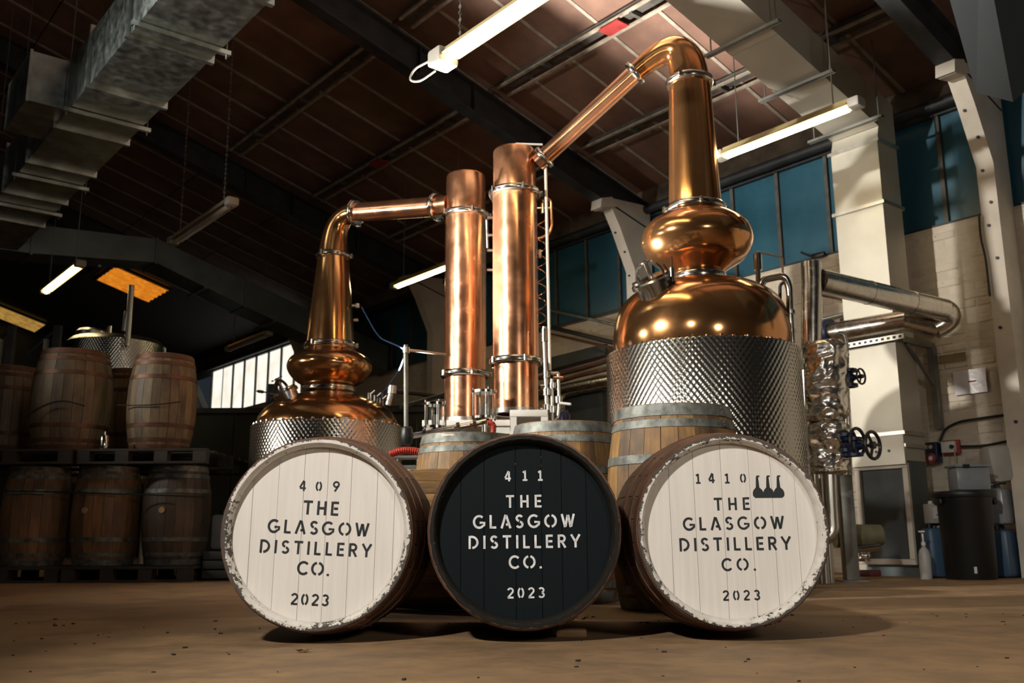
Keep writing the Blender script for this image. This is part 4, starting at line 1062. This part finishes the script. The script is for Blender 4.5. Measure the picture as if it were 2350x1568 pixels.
#%%LEFTBG
# big steel tank behind the rack, with its vent pipe
th = thing('steel_tank', 'tall dimpled steel tank behind the rack casks', 'tank', (-4.72, 11.2, 0), 'W'); c = (-4.72, 11.2, 0)
m = MB(); m.lathe([(.3, 1.0), (.55, 1.02), (.56, 1.05), (.56, 2.62), (.53, 2.64)], (0, 0, 0), 64); bmesh.ops.translate(m.b, verts=m.b.verts, vec=c); part('shell', m, M['dimple'], th)
m = MB(); m.lathe([(.56, 2.62), (.50, 2.68), (.3, 2.72), (0, 2.74)], c, 48); part('top', m, M['brushed_steel'], th)
m = MB(); m.lathe([(.15, 2.68), (.17, 2.70), (.17, 2.75), (.14, 2.78), (0, 2.79)], (c[0]-.22, c[1]-.2, 0), 28); part('manhole', m, M['brushed_steel'], th)
m = MB(); m.cyl((c[0]+.03, c[1]-.3, 2.66), (c[0]+.03, c[1]-.3, 2.80), .03, n=12); part('valve', m, M['steel'], th)
for k in range(3):
    a = .5+k*2.1; m = MB(); m.cyl((c[0]+.45*cos(a), c[1]+.45*sin(a), 0), (c[0]+.45*cos(a), c[1]+.45*sin(a), 1.05), .035, n=10); part('leg', m, M['brushed_steel'], th)
m = MB(); m.cyl(at(292, 795, 10.5), at(302, 655, 10.5), .032, n=14); m.cyl(at(285, 760, 10.5), at(292, 715, 10.5), .03, n=12); part('vent_pipe', m, M['brushed_steel'], th)
for px, lb in ((27, 'dark steel A-frame bracket behind the leftmost upper cask'), (132, 'dark steel A-frame bracket behind the wide upper cask')):
    a = at(px, 830, 9.6); b = at(px+2, 748, 9.6)
    th = thing('frame_bracket', lb, 'bracket', (a.x, 9.6, ZQ), 'W', 'A-frame brackets behind the casks')
    m = MB(); m.span((b.x-.035, 9.57, ZQ), (b.x+.035, 9.63, b.z)); part('upright', m, M['dark_steel'], th)
    m = MB(); m.span((b.x-.13, 9.58, ZQ), (b.x-.09, 9.62, b.z-.14)); part('strut', m, M['grey_steel'], th)
    m = MB(); m.tube([(b.x, 9.6, b.z-.02), (b.x-.30, 9.6, b.z-.30)], .02, 6); part('brace', m, M['dark_steel'], th)
# far clutter: dark green partition, pale post, slatted opening, ghostly drum
th = thing('partition_wall', 'dark green partition below the bright windows', 'partition', (-3.2, 13.2, 0), 'W')
for k in range(6):
    m = MB(); x = -4.4+k*.62; m.span((x, 13.0, 0), (x+.60, 13.06, 2.05)); part('panel', m, M['green_cladding'], th)
m = MB(); m.span((-4.4, 12.97, 2.05), (-.68, 13.09, 2.12)); part('top_rail', m, M['dark_steel'], th)
th = thing('corner_cabinet', 'pale grey tall cabinet right of the slim upper cask', 'cabinet', (-5.05, 15.6, 0), 'W')
a = at(425, 870, 15.6); b = at(478, 880, 15.6)
m = MB(); m.prism([(a.x, 15.6, 0), (b.x, 15.6, 0), (b.x, 15.6, 2.35), (a.x+.08, 15.6, a.z), (a.x, 15.6, a.z)], (0, .4, 0)); part('body', m, M['grey_mesh'], th)
a = at(430, 978, 15.5); b = at(438, 915, 15.5)
m = MB(); m.span((a.x, 15.52, a.z), (b.x+.02, 15.58, b.z)); part('bright_slit', m, M['bright_pane'], th, 'slit of daylight')
th = thing('plastic_drum', 'dim grey plastic canister beside the lower pallet', 'canister', at(487, 1260, 8.6), 'W')
a = at(487, 1262, 8.6); zb = a.z
m = MB(); m.span((a.x+.005, 8.5, zb), (a.x+.20, 8.72, zb+.30), .03); part('body', m, M['clear_plastic'], th)
m = MB(); m.cyl((a.x+.08, 8.6, zb+.30), (a.x+.08, 8.6, zb+.34), .03, n=14); part('cap', m, M['black_plastic'], th)
th = thing('low_crate', 'dark crate under the dim grey canister', 'crate', (a.x, 8.6, 0), 'W')
m = MB()
for k in range(3):
    mm = MB(); mm.span((a.x-.0, 8.35+.0, .02+k*(zb-.02)/3), (a.x+.45, 8.95, .02+(k+1)*(zb-.02)/3-.012), .003); part('board', mm, M['grey_mesh'], th)
m.b.free()
m = MB(); m.span((a.x+.03, 8.4, 0), (a.x+.42, 8.9, .02)); part('base', m, M['pallet_wood'], th)
single('steel_post', MB().span((-2.49, 9.65, 0), (-2.41, 9.73, 1.9)), M['dark_steel'], 'dark post at the right end of the cask rack', 'post', (-2.45, 9.7, 0))
#%%RIGHT
# ------------------------------------------------------------------ right hand pipework
th = thing('clad_pipe', 'thick foil-clad steam pipe from the foil vessel to the wall', 'pipe', (2.36, 7.3, 1.8), 'W')
p0 = at(1862, 800, 7.3); p1 = at(1864, 625, 7.3); p2 = at(1868, 640, 7.32); 
m = MB(); m.tube([p0, at(1863, 640, 7.3), at(1861, 603, 7.3)], .078, 24); part('riser', m, M['foil_pipe'], th)
a = at(1880, 645, 7.34); b = at(2165, 712, 7.92)
m = MB(); m.tube([a, b], .098, 28); part('cross_pipe', m, M['foil_pipe'], th)
d = (b-a).normalized(); wd = wb(8.08, 4.25, b.z-.07); 
P = [b]; 
for k in range(1, 9):
    s = k/8; P.append(b*(1-s)**2+(b+d*.17+Vector((0, 0, -.03)))*2*s*(1-s)+(b+d*.05+UV*.13-NV*.01+Vector((0, 0, -.13)))*s*s)
m = MB(); m.tube(P, .098, 28); part('elbow', m, M['foil_pipe'], th)
e = P[-1]; q1 = onwall(2075, 735, 7.66); f_ = onwall(1905, 764, 7.68)
m = MB(); m.tube([e, wb(*q1), wb(*f_)], .088, 24); part('return_pipe', m, M['foil_pipe'], th)
for s in (.38, .72):
    q = a.lerp(b, s); m = MB(); m.lathe([(.098, -.004), (.101, -.004), (.101, .004), (.098, .004)], q, 28, d); part('seam_band', m, M['foil_pipe'], th)
m = MB(); q = wb(*f_); m.lathe([(.0, -.02), (.125, -.02), (.125, .02), (.0, .02)], q, 28, UV); m.lathe([(.0, .03), (.115, .03), (.115, .06), (.0, .06)], q, 28, UV); part('blue_flange', m, M['blue_paint'], th, 'blue bolted flange')
# foil wrapped vessel
th = thing('foil_vessel', 'vessel wrapped in crumpled silver foil right of the large still', 'vessel', at(1893, 1090, 7.2), 'W')
def foilwrap(px, y0, y1, D, r, seed):
    a = at(px, y1, D); b = at(px, y0, D); n = 64; k = 60; rings = []
    for i in range(k+1):
        s = i/k; z = a.z+(b.z-a.z)*s; cx_ = a.x+(b.x-a.x)*s; rr = r*(1-.28*max(0, (s-.93)/.07)-.12*max(0, (.05-s)/.05))
        ring = []
        for j in range(n):
            an = 2*pi*j/n; p = Vector((cos(an)*rr, sin(an)*rr, z))
            q1 = p*6+Vector((seed, 0, 0)); q2 = p*17+Vector((0, seed, 0))
            dn = .040*(abs(noise.noise(p*8+Vector((seed, 0, 0))))-.25)+.018*(abs(noise.noise(p*20+Vector((0, seed, 0))))-.2)+.004*noise.noise(p*45)
            r2 = rr-dn*1.2; ring.append(Vector((cx_+cos(an)*r2, D+sin(an)*r2, z+.012*noise.noise(q2+Vector((5, 5, 5))))))
        rings.append(ring)
    m = MB(); m.loft(rings, True, True, True, False); return m
part('foil_wrap', foilwrap(1892, 785, 968, 7.2, .168, 3.1), M['foil'], th, 'upper crumpled foil wrap', ang=180)
part('foil_wrap', foilwrap(1897, 968, 1090, 7.2, .150, 9.7), M['foil'], th, 'lower crumpled foil wrap', ang=180)
for px, r in ((1878, .03), (1890, .022), (1868, .018)):
    m = MB(); a = at(px, 1085, 7.15); m.cyl((a.x, 7.15, 0), a, r, n=12); part('leg_pipe', m, M['brushed_steel'], th)
# thin pipes in front of the duct
th = thing('condensate_pipe', 'thin steel pipe with a bend between the foil vessel and the wall duct', 'pipe', at(1945, 1090, 7.4), 'W'); D = 7.4
tb('pipe', [(1925, 765, D), (1936, 768, D), (1942, 790, D), (1944, 900, D), (1949, 1050, D), (1951, 1090, D)], .02, M['brushed_steel'], .06)
tb('pipe', [(1940, 950, 7.3), (1942, 1020, 7.3)], .014, M['steel'])
# box section post
th = thing('steel_post', 'grey box-section post standing before the wall duct', 'post', (at(1960, 1335, 7.47).x, 7.47, 0), 'W')
x = at(1960, 1335, 7.47).x-.01
m = MB(); m.span((x-.055, 7.43, .012), (x+.045, 7.53, .80), .004); part('post', m, M['grey_steel'], th)
m = MB(); m.span((x-.10, 7.38, 0), (x+.09, 7.58, .012)); part('base_plate', m, M['grey_steel'], th)
# bent waste pipe
th = thing('drain_elbow', 'steel drain pipe bending left behind the right white cask', 'pipe', at(1905, 1100, 7.1), 'W'); D = 7.0
tb('pipe', [(1905, 1090, D), (1907, 1150, D), (1912, 1225, D), (1880, 1245, D), (1840, 1250, D)], .047, M['brushed_steel'], .16)
a = at(1907, 1145, D); m = MB(); m.lathe([(.047, -.006), (.05, -.006), (.05, .006), (.047, .006)], a, 20); part('weld_band', m, M['brushed_steel'], th)
th = thing('wrapped_pipe', 'green-yellow wrapped pipe stub low behind the grey post', 'pipe', at(1925, 1230, 7.7), 'W')
a = at(1915, 1232, 7.7); b = at(2022, 1228, 7.7)
m = MB(); m.tube([a, a.lerp(b, .5), b], [.085, .09, .08], 20); part('wrap', m, M['insulation'], th)
m = MB(); q = at(1990, 1262, 7.65); m.cyl(q-Vector((.12, 0, .0)), q+Vector((.10, 0, .02)), .03, n=14); m.cyl(q+Vector((.08, 0, 0)), q+Vector((.08, 0, .06)), .02, n=10); part('valve', m, M['steel'], th)
single('foil_scrap', foilwrap(1982, 1258, 1288, 7.75, .045, 4.0), M['foil'], 'scrap of crumpled foil below the wrapped pipe', 'foil', at(1982, 1288, 7.75))
single('red_block', MB().box(at(1985, 1316, 7.9), (.22, .12, .05), None, .01), plain('dark_red_plastic', (.07, .008, .008, 1), .5), 'dark red object on the floor behind the grey post', 'block', at(1985, 1318, 7.9))
# handwheel valves
def valve(px, py, D, R, wx, label, fr):
    c = at(px, py, D); th = thing('handwheel_valve', label, 'valve', c, 'W', 'blue valves with black handwheels'); ax = -UV
    b = c-ax*wx
    m = MB(); m.lathe([(.05, -.07), (.07, -.07), (.07, -.045), (.04, -.04), (.045, 0), (.04, .04), (.07, .045), (.07, .07), (.05, .07)], b, 20); part('body', m, M['blue_paint'], th)
    m = MB(); m.cyl(b, c, .012, n=10); m.cyl(b, b+ax*wx*.55, .036, .022, n=14); part('spindle', m, M['blue_paint'], th)
    m = MB(); m.torus(c, ax, R, R*.13, 28, 8)
    x_ = ax.orthogonal().normalized(); y_ = ax.cross(x_)
    for k in range(3):
        a = k*2*pi/3+.5; m.tube([c, c+(x_*cos(a)+y_*sin(a))*R], R*.11, 8)
    m.lathe([(.001, -.018), (R*.28, -.016), (R*.28, .016), (.001, .018)], c, 14, ax); part('handwheel', m, M['black_metal'], th, 'black three-spoke handwheel')
valve(1976, 864, 7.15, .058, .11, 'upper small black handwheel beside the foil vessel', 0)
valve(1968, 1014, 7.05, .098, .10, 'large black handwheel close to the foil vessel', 0)
valve(2003, 1022, 6.95, .098, .16, 'large black handwheel in front of its twin', 0)
# brackets, sockets, cables, sign on the wall
th = thing('wall_bracket', 'triangular grey steel bracket under the clad pipe end', 'bracket', onwall(2130, 880, 8.40), 'B')
A = onwall(2070, 790, 8.2); B_ = onwall(2140, 800, 8.40); Cc = onwall(2150, 850, 8.40)
u_ = onwall(2146, 880, 8.40).y
zz = onwall(2146, 795, 8.40).z; z1 = onwall(2152, 985, 8.40).z
m = MB(); m.span((8.36, u_-.03, z1), (8.43, u_+.03, zz)); part('upright', m, M['grey_steel'], th)
m = MB(); m.span((7.86, u_-.025, zz-.02), (8.42, u_+.025, zz+.03)); part('arm', m, M['grey_steel'], th)
m = MB(); m.tube([(7.95, u_, zz-.02), (8.38, u_, zz-.36)], .02, 6); part('brace', m, M['grey_steel'], th)
th = thing('blue_socket', 'blue industrial socket with a red ring on the wall', 'socket', onwall(2148, 1040, 8.42), 'B')
c = onwall(2148, 1040, 8.42)
m = MB(); m.box((8.38, c.y, c.z), (.09, .11, .185), None, .01); part('box', m, M['blue_paint'], th)
m = MB(); m.lathe([(.022, 0), (.045, 0), (.045, .02), (.03, .025), (.022, .025)], (8.335, c.y, c.z-.05), 24, (-1, 0, 0)); part('red_ring', m, M['red_paint'], th)
m = MB(); m.lathe([(0, 0), (.024, 0), (.022, .02), (0, .022)], (8.335, c.y, c.z-.05), 18, (-1, 0, 0)); part('plug_face', m, M['white_plastic'], th)
m = MB(); m.lathe([(0, 0), (.018, 0), (.018, .006), (0, .008)], (8.335, c.y, c.z+.05), 18, (-1, 0, 0)); part('dial', m, M['cork'], th)
th = thing('switch_box', 'white switch box with a red surround on the wall', 'switch', onwall(2186, 1027, 8.42), 'B')
c = onwall(2186, 1027, 8.42)
m = MB(); m.box((8.405, c.y, c.z), (.03, .155, .125), None, .006); part('red_surround', m, M['red_paint'], th)
m = MB(); m.box((8.38, c.y+.012, c.z), (.05, .125, .10), None, .008); part('box', m, M['white_plastic'], th)
m = MB(); m.cyl((8.355, c.y-.03, c.z), (8.335, c.y-.03, c.z), .018, n=16); part('knob', m, M['black_plastic'], th)
m = MB(); m.tube([(8.36, c.y-.045, c.z-.02), (8.34, c.y-.05, c.z-.16)], .006, 8); part('yellow_tag', m, M['cork'], th)
def wc(pts, v=8.41): return [onwall(x, y, v) for x, y in pts]
def cab(pts, r, label, v=8.41):
    P = smooth_path(wc(pts, v), .12, 8); single('wall_cable', MB().tube(P, r, 8), M['cable'], label, 'cable', P[0], 'B', 'black cables on the right wall')
cab([(2157, 1013), (2168, 985), (2200, 968), (2310, 952)], .012, 'black cable curving from the blue socket to the column')
cab([(2206, 1025), (2260, 1024), (2315, 1012)], .011, 'black cable from the switch box to the column')
cab([(2247, 492), (2250, 545), (2262, 590), (2272, 680)], .010, 'black cable hanging by the near column under the window', 8.12)
th = thing('plastic_pocket', 'glossy plastic document pocket on the right wall', 'document pocket', onwall(2226, 876, 8.425), 'B'); c = onwall(2226, 876, 8.425)
m = MB(); m.box((8.425, c.y, c.z), (.004, .29, .215), None); part('sleeve', m, M['plastic_pocket'], th)
m = MB(); m.box((8.4225, c.y-.02, c.z-.0), (.001, .07, .012), None); part('red_print', m, M['red_paint'], th, 'small line of red print')
# containers and bin
Y = 8.12
def can(px, pyb, Yd, w_, d_, h_, mat, label, cap='top', lean=0, group='jerrycans by the right wall', z=0, ce=False):
    a = at(px, pyb, Yd); th = thing('jerrycan', label, 'jerrycan', (a.x, Yd, z), 'W', group)
    m = MB(); m.box((a.x, Yd, z+h_*.46), (w_, d_, h_*.90), None, min(w_, d_)*.16); 
    bm_ = m.b
    for v in bm_.verts:
        if v.co.z > z+h_*.72: v.co.x = a.x+(v.co.x-a.x)*.93; v.co.y = Yd+(v.co.y-Yd)*.9
    part('body', m, mat, th)
    m = MB(); m.cyl((a.x-w_*.22, Yd, z+h_*.90), (a.x-w_*.22, Yd, z+h_*.99), .028, n=16); part('cap', m, M['black_plastic'], th)
    m = MB(); m.tube(smooth_path([(a.x-w_*.08, Yd, z+h_*.88), (a.x-w_*.04, Yd, z+h_*.98), (a.x+w_*.3, Yd, z+h_*.98), (a.x+w_*.36, Yd, z+h_*.85)], .03), .014, 8); part('handle', m, mat, th)
    return th, a
th, a = can(2156, 1312, 8.08, .215, .21, .44, M['blue_plastic'], 'blue jerrycan left of the black bin')
# CE mark
m = MB(); hh = .042; yy = 8.08-.1065
def arcp(cx_, cz_, r, a0, a1): return [(cx_+r*cos(radians(a0+(a1-a0)*k/10)), cz_+r*sin(radians(a0+(a1-a0)*k/10))) for k in range(11)]
for cx_, bar in ((a.x+.015, False), (a.x+.062, True)):
    pts = arcp(cx_+.01, .235, hh/2, 60, 300)
    for (x0, z0), (x1, z1) in zip(pts[:-1], pts[1:]):
        k = .82; f = lambda x, z: Vector((cx_+.01+(x-cx_-.01)*k, yy, .235+(z-.235)*k))
        m.poly([Vector((x0, yy, z0)), Vector((x1, yy, z1)), f(x1, z1), f(x0, z0)])
    if bar: m.poly([Vector((cx_-.01, yy, .232)), Vector((cx_+.012, yy, .232)), Vector((cx_+.012, yy, .239)), Vector((cx_-.01, yy, .239))])
part('printed_mark', m, M['pale_plastic'], th, 'pale CE mark')
th = thing('white_carton', 'small white labelled box on top of the blue jerrycan', 'box', (at(2147, 1195, 8.08).x, 8.07, .44), 'W'); x = at(2147, 1195, 8.08).x
m = MB(); m.span((x-.07, 8.0, .437), (x+.07, 8.14, .597), .008); part('box', m, M['pale_plastic'], th)
m = MB(); m.span((x-.05, 7.997, .475), (x+.05, 8.0, .57)); part('label', m, M['white_plastic'], th)
m = MB(); m.span((x-.025, 7.995, .50), (x+.025, 7.997, .508)); part('print_line', m, M['ink'], th)
m = MB(); m.cyl((x-.035, 8.07, .597), (x-.035, 8.07, .62), .018, n=12); part('cap', m, M['white_plastic'], th)
th = thing('pump_bottle', 'white bottle with a pump top in front of the blue jerrycan', 'bottle', (at(2119, 1312, 7.85).x, 7.8, 0), 'W'); a = Vector((at(2119, 1312, 7.85).x, 7.8, 0))
m = MB(); m.lathe([(0, 0), (.042, 0), (.046, .01), (.046, .19), (.036, .225), (.014, .25), (.014, .265)], a, 24); part('body', m, M['pale_plastic'], th)
m = MB(); m.lathe([(.018, .262), (.018, .285), (.008, .29), (.008, .36), (.014, .362), (.014, .375), (0, .378)], a, 16); m.box(a+Vector((-.015, -.02, .37)), (.03, .05, .012)); part('pump', m, M['white_plastic'], th)
th = thing('black_bin', 'black plastic bin with a rolled rim by the right wall', 'bin', (at(2229, 1316, 7.75).x, 7.75, 0), 'W'); a = Vector((at(2229, 1316, 7.75).x, 7.75, 0))
m = MB(); m.lathe([(0, .0), (.182, .0), (.187, .01), (.203, .60), (.209, .61), (.209, .64), (.205, .645)], a, 48); part('body', m, M['black_plastic'], th)
m = MB(); m.lathe([(.20, .63), (.228, .63), (.235, .645), (.235, .665), (.227, .68), (.0, .685)], a, 48); part('rim', m, M['black_plastic'], th)
for s in (-1, 1):
    m = MB(); m.box(a+Vector((s*.215, -.02, .60)), (.03, .12, .05), None, .012); part('handle', m, M['black_plastic'], th)
m = MB(); m.box(a+Vector((-.05, -.186, .075)), (.022, .004, .05)); part('sticker', m, M['white_plastic'], th, 'small white sticker')
for zz_, hh_, mt_, lb_ in ((0, .42, 'blue_plastic', 'blue jerrycan at the bottom right of the bin'), (.418, .33, 'clear_plastic', 'hazy blue jerrycan stacked right of the bin')):
    th, a = can(2304, 1312, 8.02, .22, .22, hh_, M[mt_], lb_, z=zz_); th.rotation_euler = (0, 0, YAW)
a = Vector((at(2296, 1130, 8.0).x, 8.0, .75)); th = thing('water_bottle', 'pale upturned plastic bottle topping the stack right of the bin', 'bottle', a, 'W')
m = MB(); m.box(a+Vector((0, 0, .165)), (.21, .20, .31), Matrix.Rotation(-.12, 4, 'Y'), .05); part('body', m, M['pale_plastic'], th)
m = MB(); m.cyl(a+Vector((.02, 0, -.0)), a+Vector((.02, 0, .03)), .03, n=14); part('neck', m, M['black_plastic'], th)
x = at(2225, 1130, 7.75).x; th = thing('storage_tub', 'hazy plastic tub on the black bin', 'tub', (x, 7.75, .686), 'W')
m = MB(); m.span((x-.13, 7.66, .686), (x+.14, 7.84, .87), .02); part('tub', m, M['clear_plastic'], th)
m = MB(); m.span((x-.14, 7.65, .87), (x+.15, 7.85, .89), .006); part('lid', m, M['clear_plastic'], th)
m = MB(); m.span((x-.08, 7.64, .865), (x-.03, 7.65, .89)); part('clip', m, M['black_plastic'], th)
#%%WALLPIPES
# ------------------------------------------------------------------ service pipes along the brick wall
def wp(pts, r, mat, label, name='wall_pipe'):
    P = [onwall(x, y, v) for x, y, v in pts]
    single(name, MB().tube(smooth_path(P, .1), r, 14), mat, label, 'pipe', P[0], 'B', 'service pipes along the brick wall')
wp([(1238, 707, 8.3), (1330, 727, 7.7), (1420, 748, 7.2)], .018, M['galv'], 'thin pale conduit crossing behind the right copper column')
wp([(1238, 745, 8.35), (1420, 790, 7.3)], .028, M['cable'], 'black pipe above the copper-coloured one behind the columns')
wp([(1238, 762, 8.3), (1420, 802, 7.3)], .018, M['pipe_copper'], 'copper pipe behind the right copper column')
wp([(1238, 868, 8.25), (1330, 848, 8.25), (1440, 815, 8.25)], .03, M['hoop_rust'], 'upper rusty pipe left of the large still tank')
wp([(1238, 890, 8.2), (1330, 862, 8.2), (1440, 838, 8.2)], .028, M['hoop_rust'], 'lower rusty pipe left of the large still tank')
wp([(1180, 925, 8.15), (1300, 893, 8.15), (1440, 866, 8.15)], .075, M['foil_pipe'], 'foil-clad pipe left of the large still tank')
wp([(860, 945, 8.2), (1020, 940, 8.2)], .09, M['foil_pipe'], 'dull clad pipe behind the smaller still')
wp([(1850, 560+110, 8.3), (1950, 690, 8.2), (2020, 712, 7.9), (1930, 735, 8.2)], .016, M['hoop_rust'], 'thin copper loop under the thick clad pipe')
wp([(1880, 735, 8.4), (2060, 690, 8.4)], .016, M['galv'], 'thin pale conduit along the wall behind the clad pipe')
th = thing('black_pipe_rail', 'black bent pipe rail right of the smaller still dome', 'pipe', at(880, 905, 9.5), 'W'); D = 9.5
tb('pipe', [(880, 940, D), (880, 896, D), (950, 903, D+.4), (1022, 912, D+.8)], .022, M['cable'], .04)
tb('pipe', [(920, 935, D), (1022, 905, D+.5)], .022, M['cable'], .04)
single('cable_tray', MB().prism([onwall(1235, 858, 8.35), onwall(1395, 815, 8.35), onwall(1395, 790, 8.35), onwall(1235, 830, 8.35)], (-.05, 0, 0)), M['grey_mesh'], 'dark cable tray on the wall left of the large still', 'tray', onwall(1300, 830, 8.35), 'B')
th = thing('wall_panel', 'grey panel on the wall behind the honey casks', 'panel', onwall(1340, 925, 8.38), 'B')
m = MB(); a = onwall(1300, 965, 8.36); b = onwall(1385, 900, 8.36); m.span((8.34, b.y, a.z-.1), (8.40, a.y, b.z+.1)); part('board', m, M['grey_mesh'], th)
m = MB(); m.span((8.33, b.y-.02, b.z+.08), (8.41, a.y+.02, b.z+.12)); part('trim', m, M['grey_steel'], th)
th = thing('blue_jug', 'dark blue jug behind the honey cask', 'jug', at(1297, 985, 7.6), 'W'); a = at(1297, 985, 7.6)
m = MB(); m.lathe([(0, 0), (.04, 0), (.045, .02), (.04, .12), (.025, .14), (.025, .15), (0, .15)], a, 20); part('body', m, M['blue_paint'], th)
m = MB(); m.tube(smooth_path([a+Vector((-.035, 0, .12)), a+Vector((-.075, 0, .10)), a+Vector((-.075, 0, .03)), a+Vector((-.035, 0, .02))], .03), .008, 8); part('handle', m, M['blue_paint'], th)
m = MB(); m.span((a.x-.08, 7.48, 0), (a.x+.15, 7.75, a.z)); th = thing('grey_bench', 'grey cupboard under the blue jug', 'cupboard', (a.x, 7.6, 0), 'W'); part('body', m, M['grey_mesh'], th)
m = MB(); m.span((a.x-.085, 7.47, a.z-.03), (a.x+.155, 7.48, a.z)); part('edge', m, M['grey_steel'], th)
# tape and clamp on the wall
c = onwall(2185, 822, 8.44)
single('tape_patch', MB().box((8.44, c.y, c.z), (.006, .24, .075)), plain('old_tape', (.22, .16, .08, 1), .6), 'strip of old brown tape on the wall above the plastic pocket', 'tape', c, 'B')
th = thing('sill_clamp', 'small black clamp lying on the window sill', 'clamp', onwall(1875, 588, 8.42), 'B'); c = onwall(1878, 586, 8.42)
m = MB(); m.box(c, (.05, .16, .05), None, .015); part('jaw', m, M['black_metal'], th)
m = MB(); m.tube([c+Vector((0, .07, 0)), c+Vector((0, .20, .08))], .012, 8); part('lever', m, M['black_metal'], th)
# cables along the rafter, floor scraps
pts = [(4.6, raf(4.6)+.40), (5.4, raf(5.4)+.30), (6.3, raf(6.3)+.20), (7.0, raf(7.0)+.23), (7.6, raf(7.6)+.30)]
single('rafter_cable', MB().tube(smooth_path([(v, 7.80, z) for v, z in pts], .4, 8), .012, 8), M['cable'], 'black cable sagging along the rafter above the copper columns', 'cable', (6, 7.8, 4.8), 'B')
m = MB(); c = at(697, 1481, 2.9); c.z = .004
pp = []
for k in range(14):
    r = .022*(1 if k % 2 else .5); pp.append(c+Vector((r*cos(k*2*pi/14)*1.3, r*sin(k*2*pi/14), .003+.004*sin(k*2.1))))
m.poly(pp); bmesh.ops.solidify(m.b, geom=m.b.faces[:], thickness=.0015)
single('dry_leaf', m, M['leaf'], 'small dry leaf on the floor before the left white cask', 'leaf', c)
m = MB()
for k in range(150):
    x = random.uniform(-2.6, 2.6); y = random.uniform(2.2, 4.2); s = random.choice((.003, .004, .005, .007)); m.box((x, y, s*.3), (s*2, s, s*.6), Matrix.Rotation(random.uniform(0, 3), 4, 'Z'))
o = single('floor_grit', m, M['pallet_wood'], 'scattered grit and splinters on the floor in front', 'grit'); o['kind'] = 'stuff'
